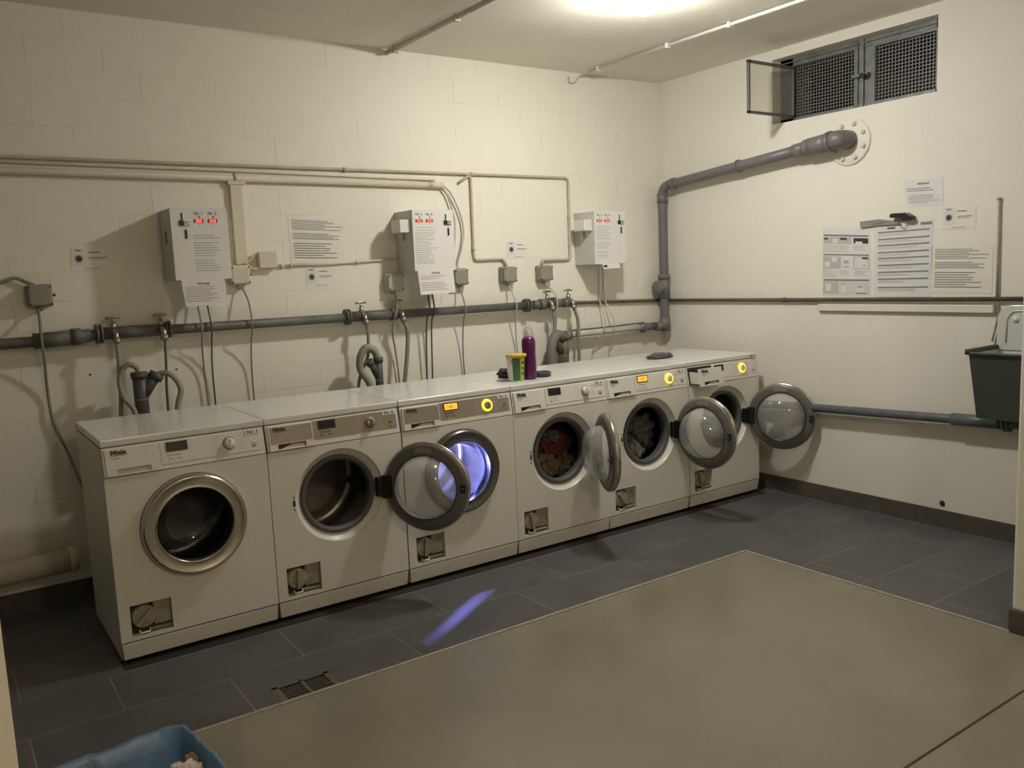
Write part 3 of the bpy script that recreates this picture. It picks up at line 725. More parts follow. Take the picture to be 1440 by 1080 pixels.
# ================================================================== THINGS ON THE LIDS
T = .8505
tub = thing('detergent_tub', 'green and yellow tub of detergent with yellow lid on the machine lid', 'tub', (1.930, .150, T))
tb = MB().lathe([(.0005, 0), (.040, 0), (.043, .004), (.049, .122)], (0, 0, 0), M_paper, axis=2, n=36)
M_green = mat('tub_green', (.035, .16, .05), .4); M_yel = mat('tub_yellow', (.66, .52, .03), .4); M_lidyel = mat('tub_lid', (.62, .45, .06), .4)
i = tb.m(M_green); j = tb.m(M_yel); kd = tb.m(M_black)
n = 36
for fi in range(2*n, 3*n):
    a = (fi-2*n)/n*360
    if 208 <= a < 255: tb.mi[fi] = i
    elif 255 <= a < 290: tb.mi[fi] = j
    elif 290 <= a < 335: tb.mi[fi] = kd
tb.build('tub_body', tub)
lb = MB()
for k_, (a0, z0, z1) in enumerate(((268, .03, .045), (268, .06, .07), (268, .085, .1))):
    pts = []
    for a in range(a0, a0+30, 6):
        r0 = .0436+.049*.12*(z0/.122); r1 = .0436+.049*.12*(z1/.122)
        lb_r = lambda z: .043+(.049-.043)*(z-.004)/.118+.0006
        pts.append(((lb_r(z0)*math.cos(math.radians(a)), lb_r(z0)*math.sin(math.radians(a)), z0), (lb_r(z1)*math.cos(math.radians(a)), lb_r(z1)*math.sin(math.radians(a)), z1)))
    for p, q in zip(pts, pts[1:]): lb.quad(p[0], q[0], q[1], p[1], M_green)
lbr = lambda z: .043+(.049-.043)*(z-.004)/.118+.0006
for a in range(200, 236, 6):
    f = lambda a_, z_: (lbr(z_)*math.cos(math.radians(a_)), lbr(z_)*math.sin(math.radians(a_)), z_)
    lb.quad(f(a, .096), f(a+5, .096), f(a+5, .104), f(a, .104), mat('tub_red', (.5, .08, .06), .4))
lb.build('tub_label', tub)
MB().lathe([(.0495, .118), (.0525, .118), (.0525, .131), (.050, .134), (.0005, .134)], (0, 0, 0), M_lidyel, axis=2, n=36).build('tub_lid', tub)

bot = thing('detergent_bottle', 'tall purple bottle of liquid detergent with clear cap beside the tub', 'bottle', (2.008, .148, T))
M_purple = mat('purple_liquid', (.095, .008, .075), .16)
M_clear = pane_glass('clear_cap', (.88, .86, .86), .3, haze=.18)
MB().lathe([(.0005, 0), (.034, 0), (.037, .006), (.037, .06), (.0335, .12), (.0355, .17), (.034, .195), (.028, .210), (.016, .215)], (0, 0, 0), M_purple, axis=2, n=40).build('bottle_body', bot)
MB().lathe([(.0265, .209), (.027, .222), (.026, .245), (.021, .258), (.013, .268), (.0005, .272)], (0, 0, 0), M_clear, axis=2, n=32).build('bottle_cap', bot)
MB().lathe([(.016, .214), (.016, .232), (.010, .236), (.010, .246), (.0005, .247)], (0, 0, 0), mat('spout', (.62, .58, .58), .3), axis=2, n=24).build('spout', bot)
crumple('sock', (1.975, .300, T), (.044, .050, .030), M_sock, 'dark grey crumpled sock behind the detergent tub', 'sock', 21, fold=.38, floor=-.016, n=48)
crumple('cloth', (3.062, .295, T), (.085, .045, .022), M_greycl, 'small grey cloth lying on the lid of the fifth machine', 'cloth', 27, fold=.34, floor=-.008, n=56)
tag(MB().lathe([(.043, 0), (.046, .004), (.046, .022), (.042, .026), (.038, .022), (.037, .008), (.0005, .006)], (0, 0, 0), M_sock, axis=2, n=36).build('round_cap'), 'dark round dosing cap lying right of the purple bottle', 'cap').location = (2.108, .178, T)

# ================================================================== COIN BOXES ON THE WALL
def lines(mb, x0, x1, z0, z1, rows, y, mt, seed, thick=.0022, fill=.9):
    rnd = random.Random(seed)
    for r in range(rows):
        z = z1-(z1-z0)*(r+.5)/rows
        if rnd.random() < .12: continue
        xe = x0+(x1-x0)*rnd.uniform(.55, fill); x = x0
        while x < xe:
            w_ = min(rnd.uniform(.005, .016), xe-x); mb.quad((x, y, z), (x+w_, y, z), (x+w_, y, z+thick), (x, y, z+thick), mt); x += w_+.0022
def coin_box(x, label, nums, digits, slots_left, low_paper, side_box, seed):
    w_, d_, h_ = .252, .195, .322
    t = thing('coin_box', label, 'coin box', (x, WY, 1.412), 0, 'coin operated control boxes on the back wall')
    MB().box((0, -d_, 0), (w_, 0, h_), M_box_side).build('housing', t, bevel=.003)
    fr = MB().box((.001, -d_-.0035, .002), (w_-.001, -d_+.001, h_-.001), M_box_white)
    px0, px1 = ((.092, .240) if slots_left else (.010, .165)); y = -d_-.0042
    pp = fr; lines(pp, px0, px1-.01, .035, .205, 15, y, M_ink_grey, seed); lines(pp, px0+.01, px1, .205, .235, 2, y, M_ink_grey, seed+1)
    for i, nn in enumerate(nums):
        xx = px0+.03+i*.062
        pp.text('Nr. '+nn, (xx, y, .292), (1, 0, 0), (0, 0, 1), .0185, M_ink, bold=.012, align='c')
        pp.text('€', (xx+.004, y, .276), (1, 0, 0), (0, 0, 1), .014, M_ink, bold=.02, align='c')
        pp.disc((xx, y, .246), .002, 1, M_ink, n=10)
    pp.build('front_plate', t)
    for i, dg in enumerate(digits):
        xx = px0+.03+i*.062
        ds = MB(); ds.box((xx-.021, -d_-.0055, .256), (xx+.021, -d_-.003, .272), mat('led_window', (.25, .02, .02), .3, emit=(1, .12, .1), es=.04))
        ds.text(dg, (xx, -d_-.006, .2580), (1, 0, 0), (0, 0, 1), .0165, M_led, bold=.02, align='c', stretch=1.15); o = ds.build('led_display', t); o['label'] = 'red lit digits'
    sx = .052 if slots_left else .205
    sl = MB(); sl.box((sx-.006, y-.001, .262), (sx+.001, y+.002, .300), M_black); sl.box((sx-.016, y-.004, .243), (sx+.004, y+.002, .266), M_black)
    sl.box((sx+.004, y-.010, .245), (sx+.028, y+.002, .249), M_chrome); sl.box((sx+.004, y-.010, .260), (sx+.028, y+.002, .263), M_chrome)
    sl.build('coin_slot', t)
    rt = MB(); rt.box((sx+.006, y-.003, .186), (sx+.015, y+.002, .226), M_black); rt.build('return_slot', t)
    if low_paper:
        pa, pb, top, bot_ = low_paper
        lp = MB(); V = [(pa, y-.001, top), (pb, y-.001, top), (pb+.006, y-.006, bot_+.005), (pa+.010, y-.006, bot_)]
        lp.add(V, [(0, 1, 2, 3)], M_paper)
        if top-bot_ > .08:
            lp.text('Achtung!', ((pa+pb)/2, y-.0025, top-.024), (1, 0, 0), (0, -.03, 1), .015, M_ink, bold=.015, align='c')
            lines(lp, pa+.016, pb-.006, bot_+.018, top-.030, 7, y-.0075, M_ink_grey, seed+4)
        else:
            lp.box((pa+.012, y-.0045, (top+bot_)/2-.006), (pa+.040, y-.003, (top+bot_)/2+.008), M_ink)
        lp.build('taped_note', t)
    if side_box:
        sb = MB(); sb.box((-.062, -.175, .205), (.0005, -.075, .272), M_box_white); sb.build('side_box', t, bevel=.004)
    lk = MB(); lk.box((-.0025, -.105, .165), (.001, -.090, .225), M_black if not side_box else M_jbox); lk.build('lock', t)
    return t
coin_box(.480, 'white coin box on the back wall above the first machine, slots on its left', '12', ('333', '310'), True, (.022, .214, .004, -.118), False, 30)
coin_box(1.690, 'white coin box above the third machine, slots on its right, white side box', '34', ('305', '308'), False, (.014, .232, .010, -.124), True, 40)
coin_box(2.936, 'white coin box nearest the room corner with a short note below it', '56', ('305', '300'), False, (.050, .190, .004, -.030), True, 50)

# ================================================================== PAPERS
def wall_paper(name, label, corners, wall, mt, painter=None, group=None, cat='notice'):
    """corners given along the wall (s, z): top-left, top-right, bottom-right, bottom-left"""
    if wall == 'back': P = lambda s_, z, o=0: (s_, WY-.0015-o, z)
    else: P = lambda s_, z, o=0: (WX-.0015-o, s_, z)
    mb = MB(); c = [P(*q) for q in corners]; bk = [P(q[0], q[1], -.001) for q in corners]
    mb.add(c+bk, [(0, 3, 2, 1), (0, 1, 5, 4), (1, 2, 6, 5), (2, 3, 7, 6), (3, 0, 4, 7)], mt)
    tl, tr, br_, bl = [Vector((q[0], q[1])) for q in corners]
    def uv(u, v, o=.0006):      # u right, v down in 0..1
        p = (tl*(1-u)+tr*u)*(1-v)+(bl*(1-u)+br_*u)*v; return P(p.x, p.y, o)
    cnt = [0]
    def rect(u0, v0, u1, v1, m_, o=None):
        cnt[0] += 1; o = .0006 + cnt[0]*4e-6
        mb.quad(uv(u0, v0, o), uv(u1, v0, o), uv(u1, v1, o), uv(u0, v1, o), m_)
    def para(u0, v0, u1, v1, rows, m_, seed, thick=.35, step=.03):
        rnd = random.Random(seed)
        for r in range(rows):
            v = v0+(v1-v0)*(r+.3)/rows; ue = u0+(u1-u0)*rnd.uniform(.6, 1.0); u = u0
            while u < ue:
                w_ = min(rnd.uniform(step, step*2.6), ue-u); rect(u, v, u+w_, v+(v1-v0)/rows*thick, m_); u += w_+step*.35
    def word(t_, u, v, size, m_, bold=.02, align='c'):
        o = Vector(uv(u, v, .0008)); ux = (Vector(uv(1, v))-Vector(uv(0, v))).normalized(); mb.text(t_, o, ux, (0, 0, 1), size, m_, bold=bold, align=align)
    if painter: painter(rect, para, word, uv, mb)
    o = mb.build(name, center=True); return tag(o, label, cat, group)

def washer_icon(rect, para, word, uv, mb):
    rect(.02, .02, .36, .80, M_paper_cool)
    c = Vector(uv(.19, .48, .0012)); r = .0165
    ax = 1 if abs(c.y-WY) < .02 else 0
    mb.disc(c, r, ax, M_ink_grey, n=24); c2 = Vector(uv(.19, .48, .0016)); mb.disc(c2, r*.62, ax, M_ink, n=20)
    rect(.11, .08, .26, .15, M_ink_grey); rect(.44, .18, .72, .23, M_ink_grey); rect(.44, .42, .88, .46, M_ink_grey); rect(.44, .50, .8, .54, M_ink_faint); rect(.3, .9, .7, .94, M_ink_faint)
for (s0, z0, w_, h_, lb_) in ((.095, 1.475, .165, .1, 'small washer picture notice on the back wall left of the first coin box'),
                             (1.165, 1.355, .160, .1, 'small washer picture notice below the typed sheet on the back wall'),
                             (2.420, 1.470, .165, .1, 'small washer picture notice inside the rectangle of conduit')):
    wall_paper('notice', lb_, [(s0, z0+h_), (s0+w_, z0+h_-.002), (s0+w_, z0), (s0, z0)], 'back', M_sleeve, washer_icon, 'washer picture notices')
wall_paper('notice', 'small washer picture notice on the right wall beside the lilac note', [(-1.030, 1.612), (-1.190, 1.606), (-1.190, 1.500), (-1.030, 1.504)], 'right', M_sleeve, washer_icon, 'washer picture notices')
def typed(rect, para, word, uv, mb):
    para(.06, .05, .95, .28, 6, M_ink_grey, 3, .42, .018); para(.06, .33, .95, .48, 4, M_ink_grey, 4, .42, .018); para(.06, .54, .85, .90, 7, M_ink_grey, 5, .36, .018)
wall_paper('notice', 'typed sheet on the back wall between the first two coin boxes', [(1.090, 1.712), (1.405, 1.698), (1.395, 1.470), (1.095, 1.478)], 'back', M_sleeve, typed)
wall_paper('notice', 'cream typed sheet right of the striped chart on the right wall', [(-.978, 1.425), (-1.275, 1.415), (-1.275, 1.190), (-.978, 1.196)], 'right', M_sleeve, typed)
def lilac(rect, para, word, uv, mb):
    word('Achtung!', .5, .20, .017, M_ink); para(.06, .30, .95, .46, 2, M_ink_grey, 8, .4, .03); para(.1, .56, .95, .90, 5, mat('ink_lilac', (.36, .34, .45), .7), 9, .4, .03)
wall_paper('notice', 'lilac note headed Achtung high on the right wall above the charts', [(-.826, 1.762), (-1.024, 1.758), (-1.030, 1.622), (-.836, 1.632)], 'right', M_paper_lilac, lilac)
def pictos(rect, para, word, uv, mb):
    rect(.02, .10, .97, .125, M_ink_grey); rect(.02, .135, .62, .235, M_ink_faint); rect(.03, .15, .12, .175, M_ink); rect(.38, .145, .52, .175, M_ink); rect(.66, .145, .96, .225, M_ink)
    rect(.70, .195, .84, .225, M_paper_cool); rect(.22, .165, .32, .225, M_paper_cool)
    para(.02, .25, .62, .36, 5, M_ink_faint, 11, .4, .03); para(.66, .25, .95, .33, 3, M_ink_faint, 12, .4, .03)
    rect(.02, .385, .97, .405, M_ink_grey); rect(.02, .42, .40, .60, M_ink_faint); rect(.05, .50, .16, .58, M_paper_cool); rect(.20, .43, .31, .50, M_paper_cool)
    word('283', .50, .52, .022, M_ink_grey); rect(.44, .56, .57, .58, M_ink_faint)
    for a in ((.66, .42, .97, .425), (.66, .595, .97, .6), (.66, .42, .67, .6), (.96, .42, .97, .6)): rect(*a, M_ink_grey)
    rect(.83, .43, .95, .455, M_ink); word('5x', .88, .56, .014, M_ink_grey)
    para(.02, .62, .30, .73, 5, M_ink_faint, 13, .4, .03); para(.38, .62, .62, .70, 4, M_ink_faint, 14, .4, .03); para(.68, .62, .94, .70, 4, M_ink_faint, 15, .4, .03)
    rect(.02, .755, .97, .78, M_ink_grey); rect(.02, .79, .35, .97, M_ink_faint); rect(.07, .82, .19, .93, M_paper_cool)
    rect(.37, .79, .64, .97, mat('ink_pale', (.58, .58, .58), .7)); rect(.40, .86, .50, .95, M_paper_cool); rect(.67, .80, .97, .97, mat('ink_pale', (.58, .58, .58), .7)); rect(.70, .88, .86, .94, M_paper_cool); rect(.70, .955, .92, .97, M_ink_grey)
    c = uv(.43, .82, .0012); mb.disc(c, .008, 0, M_ink_grey, n=16); mb.disc(uv(.43, .82, .0016), .0055, 0, M_paper_cool, n=16)
    rect(.76, .86, .82, .872, M_ink)
wall_paper('chart', 'pictogram instruction chart on the right wall, left of the striped chart', [(-.352, 1.560), (-.640, 1.535), (-.650, 1.180), (-.352, 1.183)], 'right', M_paper_cool, pictos)
def striped(rect, para, word, uv, mb):
    rect(.02, .015, .98, .03, M_paper_cool)
    rect(.80, .02, .98, .055, M_ink_grey); rect(.24, .055, .38, .075, M_ink)
    zs = [.105, .20, .285, .38, .46, .555, .65, .745, .86]
    for i, v in enumerate(zs):
        rect(.08, v, .95, v+.018, M_ink_grey)
        para(.08, v+.028, .80, v+.062, 2, M_ink_faint, 60+i, .45, .025)
wall_paper('chart', 'chart of horizontal grey stripes, tallest sheet on the right wall', [(-.660, 1.552), (-.982, 1.556), (-.978, 1.174), (-.664, 1.174)], 'right', M_paper_cool, striped)
# clamp strip and black clip above the charts
mb = MB(); mb.prism([(-.588, 1.575), (-.700, 1.578), (-.800, 1.562), (-.815, 1.545), (-.690, 1.548), (-.590, 1.542)], 0, WX-.014, WX-.003, mat('tape_pale', (.27, .27, .26), .35))
mb.prism([(-.630, 1.576), (-.705, 1.579), (-.745, 1.566), (-.665, 1.552)], 0, WX-.018, WX-.012, mat('tape_grey', (.24, .25, .25), .35))
tag(mb.build('tape_strip', center=True), 'crumpled grey tape strip across the tops of the two charts', 'tape')
clip = thing('binder_clip', 'black clip gripping the top of the striped chart', 'clip', (WX, -.83, 1.55))
mb = MB(); mb.prism([(.060, .042), (.052, .052), (-.030, .050), (-.062, .030), (-.060, .012), (-.020, .010), (.010, .026), (.055, .030)], 0, -.040, -.004, M_black); mb.build('clip_body', clip, bevel=.003)
MB().tube(smooth_path([(-.020, .045, .022), (-.045, .020, .006), (-.045, .002, .004), (-.024, -.010, .012)]), .0025, M_chrome, n=8).build('clip_wire', clip)

# ================================================================== PIPES AND CABLES
def pipe(name, label, pts, r, mt, cat='pipe', rad=.03, n=14, collars=(), group=None, cm=None):
    """one pipe run as thing > tube, collar ..."""
    o = Vector(pts[0]); t = thing(name, label, cat, pts[0], 0, group)
    MB().tube([Vector(p)-o for p in (fillet(pts, rad) if len(pts) > 2 else pts)], r, mt, n=n).build('tube', t)
    for a, b, rr in collars: MB().tube([Vector(a)-o, Vector(b)-o], rr, cm or mt, n=n).build('collar', t)
    return t
PZ, PY = 1.190, WY-.060
pipe('water_pipe', 'dark grey water main along the back wall behind the taps', [(-2.38, PY, 1.172), (-.06, PY, 1.180), (.14, PY, 1.192), (2.60, PY, 1.186)], .0235, M_iron,
     collars=[((-.09, PY, 1.181), (.05, PY, 1.187), .034), ((-.005, PY, 1.184), (.13, PY, 1.190), .030), ((.055, PY, 1.187), (.095, PY, 1.189), .038),
              ((.152, PY, 1.194), (.162, PY, 1.194), .044), ((.170, PY, 1.194), (.180, PY, 1.194), .044), ((.18, PY, 1.194), (.44, PY, 1.194), .0285),
              ((.444, PY, 1.194), (.452, PY, 1.194), .036), ((.458, PY, 1.194), (.468, PY, 1.194), .040),
              ((1.338, PY, 1.192), (1.347, PY, 1.192), .042), ((1.353, PY, 1.192), (1.362, PY, 1.192), .042), ((1.37, PY, 1.192), (1.66, PY, 1.190), .0275), ((1.60, PY, 1.190), (1.635, PY, 1.190), .034),
              ((2.49, PY, 1.187), (2.50, PY, 1.187), .040), ((2.51, PY, 1.187), (2.52, PY, 1.187), .040)])
pipe('pipe_fitting', 'knobbly cluster of dark fittings at the right end of the water main', [(2.53, PY, 1.187), (2.86, PY, 1.185)], .019, M_iron,
     collars=[((2.55, PY, 1.187), (2.60, PY, 1.187), .027), ((2.60, PY, 1.187), (2.645, PY, 1.187), .033), ((2.69, PY, 1.187), (2.72, PY, 1.187), .038), ((2.725, PY, 1.187), (2.745, PY, 1.187), .030), ((2.78, PY, 1.187), (2.845, PY, 1.186), .028)])
pipe('brown_pipe', 'thin brown pipe running round the corner onto the right wall', [(2.84, WY-.016, 1.183), (WX-.018, WY-.016, 1.156), (WX-.018, -1.72, 1.166)], .0105, M_rust, rad=.02,
     collars=[((3.1, WY-.016, 1.173), (3.12, WY-.016, 1.172), .014), ((WX-.018, -.1, 1.159), (WX-.018, -.12, 1.159), .014)])
# taps with their supply hoses
def tap(x, label):
    t = thing('water_tap', label, 'tap', (x, PY, PZ), 0, 'taps on the water main')
    MB().tube([(0, 0, 0), (0, 0, .03), (0, -.004, .052)], [.016, .014, .010], M_brass).build('valve_body', t)
    MB().tube([(0, 0, .05), (0, 0, .068)], .005, M_brass, n=8).build('stem', t)
    MB().tube([(-.030, 0, .070), (-.012, 0, .074), (.012, 0, .074), (.030, 0, .070)], [.005, .006, .006, .005], M_brass, n=10).build('handle', t)
    MB().tube(fillet([(0, -.010, .010), (0, -.045, .006), (0, -.055, -.032)], .02), .013, M_brass).build('spout', t)
    MB().tube([(0, -.054, -.018), (0, -.055, -.040)], .018, M_brass, n=8).build('hose_nut', t)
for x, lb_ in ((.227, 'leftmost tap on the water main, above the first machine'), (.428, 'second tap from the left, under the first coin box'),
               (1.430, 'tap above the second machine, below the typed sheet'), (1.648, 'tap below the light junction box by the middle coin box'),
               (2.660, 'tap straight below the rightmost junction box'), (2.823, 'rightmost tap, at the end of the water main')): tap(x, lb_)
HY = PY-.055
def hose(label, pts, r=.0085, mt=M_hose, name='supply_hose', cat='hose', n=10, group=None):
    mb = MB().tube(smooth_path(pts), r, mt, n=n); return tag(mb.build(name, center=True), label, cat, group)
hose('thick grey hose hanging from the leftmost tap', [(.227, HY, 1.152), (.226, HY, 1.05), (.222, HY+.005, .93), (.205, HY+.01, .72), (.2, HY-.02, .62)], .010, M_hose_light)
hose('thin dark hose hanging from the second tap', [(.428, HY, 1.152), (.424, HY, 1.05), (.416, HY, .93), (.410, HY, .70)], .006, M_cable_dark)
hose('grey hose curving down from the tap above the second machine', [(1.430, HY, 1.152), (1.436, HY, 1.08), (1.425, HY, .98), (1.375, HY, .88), (1.34, HY, .72)], .0085)
hose('ribbed grey hose bending down from the tap by the middle coin box', [(1.648, HY, 1.152), (1.668, HY, 1.09), (1.655, HY, .95), (1.630, HY, .80), (1.63, HY, .7)], .0115)
hose('dark hose hanging from the tap below the rightmost junction box', [(2.660, HY, 1.152), (2.668, HY, 1.05), (2.640, HY, .95), (2.600, HY, .86), (2.59, HY, .72)], .0095)
hose('dark hose hanging from the rightmost tap', [(2.823, HY, 1.152), (2.850, HY, 1.08), (2.852, HY, .95), (2.850, HY, .80), (2.85, HY, .7)], .0105)

# drain tees behind the machines
def tee(x, z, y, label, lean=1, s=1.0, m_=M_tee, tilt=0.0):
    t = thing('drain_tee', label, 'drain fitting', (x, y, z), 0, 'drain tees behind the machines')
    MB().tube([(tilt*-.2, 0, -.75), (0, 0, -.06), (0, 0, .055)], [.030*s, .030*s, .030*s], m_, n=20).build('stand_pipe', t)
    MB().tube([(0, 0, .035), (0, 0, .062)], .036*s, m_, n=20).build('socket', t)
    MB().tube([(0, 0, -.055), (lean*.045*s, 0, .01), (lean*.065*s, 0, .035)], [.026*s, .027*s, .027*s], m_, n=20).build('branch', t)
    MB().tube([(lean*.060*s, 0, .024), (lean*.078*s, 0, .048)], .033*s, m_, n=20).build('branch_socket', t)
    MB().tube([(0, 0, -.062), (0, 0, -.058)], .0318*s, M_jbox, n=20).build('seal', t)
    return t
def ribbed(label, pts, r=.0125, mt=M_hose_light, name='drain_hose'):
    P = smooth_path(pts, 30); rr = [r*(1.0 if i % 2 else .84) for i in range(len(P))]
    return tag(MB().tube(P, rr, mt, n=12).build(name, center=True), label, 'hose', 'ribbed drain hoses')
DY = .75
tee(.297, .955, DY, 'dark drain tee standing behind the first machine')
ribbed('ribbed drain hose looping left out of the tee behind the first machine', [(.297, DY, 1.000), (.290, DY, 1.035), (.262, DY, 1.055), (.232, DY, 1.035), (.214, DY, .985), (.225, DY-.01, .91), (.258, DY-.03, .845), (.27, DY-.035, .70)])
ribbed('ribbed drain hose arching right out of the tee behind the first machine', [(.360, DY, .985), (.385, DY, 1.000), (.420, DY-.01, .998), (.450, DY-.02, .965), (.462, DY-.03, .915), (.440, DY-.04, .85), (.42, DY-.05, .70)], .014)
tee(1.468, .915, DY, 'dark drain pipe end behind the second machine', s=.7, lean=-1, m_=M_tee)
ribbed('thick grey drain hose bent over behind the second machine', [(1.468, DY, .958), (1.45, DY, 1.01), (1.405, DY, 1.03), (1.368, DY, .985), (1.365, DY, .92), (1.40, DY-.02, .85), (1.43, DY-.03, .74)], .021)
tee(2.735, .93, .79, 'stained drain tee behind the fourth machine', lean=-1, s=1.05, m_=mat('stained_fitting', (.13, .11, .08), .6, var=.6, vscale=25))
hose('flattened dark grey hose bending over behind the fourth machine', [(2.715, .77, .990), (2.66, .76, 1.000), (2.615, .75, .945), (2.60, .74, .86), (2.60, .72, .72)], .030, mat('flat_hose', (.15, .15, .145), .6, bump=.4, bscale=25), 'drain_hose', group='drain hoses')

# white discharge pipe low on the back wall towards the corner
pipe('waste_pipe', 'off white waste pipe on the back wall above the fifth machine', [(2.79, .84, .985), (3.56, .84, .990)], .020, mat('waste_paint', (.50, .475, .40), .5, var=.15, vscale=12), collars=[((2.79, .84, .985), (2.83, .84, .985), .030), ((3.42, .84, .989), (3.55, .84, .990), .026), ((3.44, .84, .989), (3.455, .84, .989), .036)], cm=M_grey_pipe)
hose('thin dark line clipped along the off white waste pipe', [(2.83, .845, 1.012), (3.1, .845, 1.012), (3.42, .845, 1.018)], .0045, M_cable_dark, 'cable', 'cable')
# grey drain: along the back wall, up the corner and along the right wall to the flange
GX, GY = 3.636, .825
pipe('drain_pipe', 'large grey plastic pipe rising in the corner and sloping to the wall flange', [(3.55, GY, .985), (GX, GY, .992), (GX, GY, 1.905), (GX-.005, .70, 1.915), (GX-.015, .145, 1.958), (GX-.02, -.285, 1.992)], .030, M_grey_pipe, rad=.06, n=20,
     collars=[((GX, GY, .955), (GX, GY, 1.045), .037), ((GX, GY, 1.17), (GX, GY, 1.315), .037), ((GX, GY, 1.30), (GX, GY, 1.33), .041), ((GX, GY, 1.80), (GX, GY, 1.86), .036),
              ((GX-.003, .745, 1.912), (GX-.005, .700, 1.915), .036), ((GX-.014, .18, 1.956), (GX-.015, .165, 1.957), .038),
              ((GX-.019, -.225, 1.987), (GX-.02, -.30, 1.993), .038), ((GX-.02, -.30, 1.993), (GX-.022, -.345, 1.997), .047), ((GX-.022, -.330, 1.996), (GX-.024, -.46, 2.006), .048)])
ac = thing('cleanout', 'grey screw cap on the corner drain pipe', 'pipe fitting', (GX-.05, GY, 1.245))
MB().lathe([(.0005, -.022), (.042, -.022), (.046, -.016), (.046, .010), (.036, .024), (.03, .03)], (0, 0, 0), M_grey_pipe, axis=0, n=24).build('cap', ac)
MB().tube([(0, 0, 0), (.04, 0, 0)], .03, M_grey_pipe, n=20).build('neck', ac)
el = thing('drain_elbow', 'thick grey elbow turning the drain pipe into the wall flange', 'pipe fitting', (GX-.022, -.455, 2.006))
MB().tube(fillet([(0, 0, 0), (0, -.060, .004), (.10, -.062, .004)], .06, 10), .049, M_grey_pipe, n=24).build('bend', el)
MB().tube([(0, .012, -.001), (0, -.012, .001)], .054, M_grey_pipe, n=24).build('collar', el)
fl = thing('wall_flange', 'round white painted flange with bolts on the right wall', 'flange', (WX, -.515, 2.000))
MB().lathe([(.0005, -.010), (.118, -.010), (.124, -.006), (.124, 0)], (0, 0, 0), M_right, axis=0, n=56).build('plate', fl)
for i in range(8):
    a = i*PI/4+.35; MB().lathe([(.0005, -.022), (.008, -.022), (.012, -.018), (.013, -.009)], (0, .094*math.cos(a), .094*math.sin(a)), M_cream_pipe, axis=0, n=12).build('bolt', fl)
pipe('heating_pipe', 'blue grey pipe low on the right wall running under the sink', [(WX-.055, .55, .515), (WX-.055, -1.15, .577), (WX-.055, -1.78, .600)], .024, M_iron_blue,
     collars=[((WX-.055, -1.13, .576), (WX-.055, -1.36, .585), .031), ((WX-.055, -1.372, .587), (WX-.055, -1.385, .588), .042), ((WX-.055, -1.395, .588), (WX-.055, -1.405, .588), .042), ((WX-.055, -.22, .543), (WX-.055, -.25, .544), .028)])
pipe('lagged_pipe', 'thick cream painted pipe low on the back wall left of the first machine', [(-2.38, .785, .175), (-.02, .785, .222)], .050, M_cream_pipe, n=24, collars=[((-.055, .785, .2215), (-.03, .785, .222), .055)])

# upper conduits
pipe('conduit', 'thin cream conduit run high on the back wall, dropping to the rightmost junction box', [(-2.38, WY-.013, 1.985), (-.13, WY-.013, 1.955), (2.893, WY-.013, 1.950), (2.888, WY-.013, 1.452), (2.665, WY-.016, 1.452), (2.665, WY-.02, 1.425)], .008, M_cream_dark, rad=.03, n=10,
     collars=[((1.40, WY-.013, 1.952), (1.43, WY-.013, 1.952), .011), ((2.178, WY-.013, 1.951), (2.20, WY-.013, 1.951), .012), ((2.89, WY-.013, 1.70), (2.89, WY-.013, 1.72), .010)])
pipe('conduit', 'second thin cream conduit just below the topmost one', [(-2.38, WY-.009, 1.950), (.9, WY-.009, 1.925), (1.95, WY-.009, 1.912)], .0045, M_cream_pipe, n=8)
pipe('conduit', 'thick cream conduit below the thin ones high on the back wall', [(-2.38, WY-.018, 1.915), (-.13, WY-.018, 1.898), (1.985, WY-.018, 1.884)], .0165, M_cream_pipe, n=16,
     collars=[((.83, WY-.018, 1.893), (.85, WY-.018, 1.893), .020), ((1.90, WY-.018, 1.884), (1.99, WY-.018, 1.884), .018)])
pipe('conduit', 'conduit dropping from the top run to the junction box left of the round notice', [(2.10, WY-.012, 1.900), (2.182, WY-.013, 1.950), (2.180, WY-.010, 1.464), (2.385, WY-.012, 1.468), (2.400, WY-.02, 1.425)], .008, M_cream_dark, rad=.03, n=10,
     collars=[((2.18, WY-.01, 1.52), (2.18, WY-.01, 1.54), .011)])
duct = thing('cable_duct', 'wide cream painted vertical duct right of the first coin box', 'duct', (.838, WY, 1.480))
MB().box((-.029, -.026, 0), (.029, 0, .420), M_cream_pipe).build('trunking', duct, bevel=.003)
MB().box((-.040, -.030, .380), (.045, 0, .398), M_cream_pipe).build('bracket', duct, bevel=.003)
pipe('conduit', 'slim cream conduit running from the square box towards the middle coin box', [(1.01, WY-.010, 1.468), (1.30, WY-.010, 1.470), (1.70, WY-.010, 1.486)], .0055, M_cream_pipe, n=8, collars=[((1.03, WY-.01, 1.468), (1.05, WY-.01, 1.468), .011), ((1.08, WY-.01, 1.468), (1.09, WY-.01, 1.468), .010), ((1.44, WY-.01, 1.475), (1.46, WY-.01, 1.476), .009)])
sq = thing('junction_box', 'square cream junction box right of the vertical duct', 'junction box', (.962, WY, 1.458), 0, 'junction boxes on the back wall')
MB().box((-.046, -.045, 0), (.046, 0, .082), M_cream_pipe).build('housing', sq, bevel=.005)
hose('two looped cream wires between the duct and the square box', [(.845, WY-.03, 1.485), (.875, WY-.035, 1.50), (.90, WY-.03, 1.53), (.93, WY-.02, 1.535)], .004, M_cream_pipe, 'cable', 'cable')
hose('lower cream wire looping from the junction box under the square box', [(.855, WY-.03, 1.485), (.875, WY-.035, 1.462), (.90, WY-.03, 1.458), (.925, WY-.02, 1.470)], .004, M_cream_pipe, 'cable', 'cable')
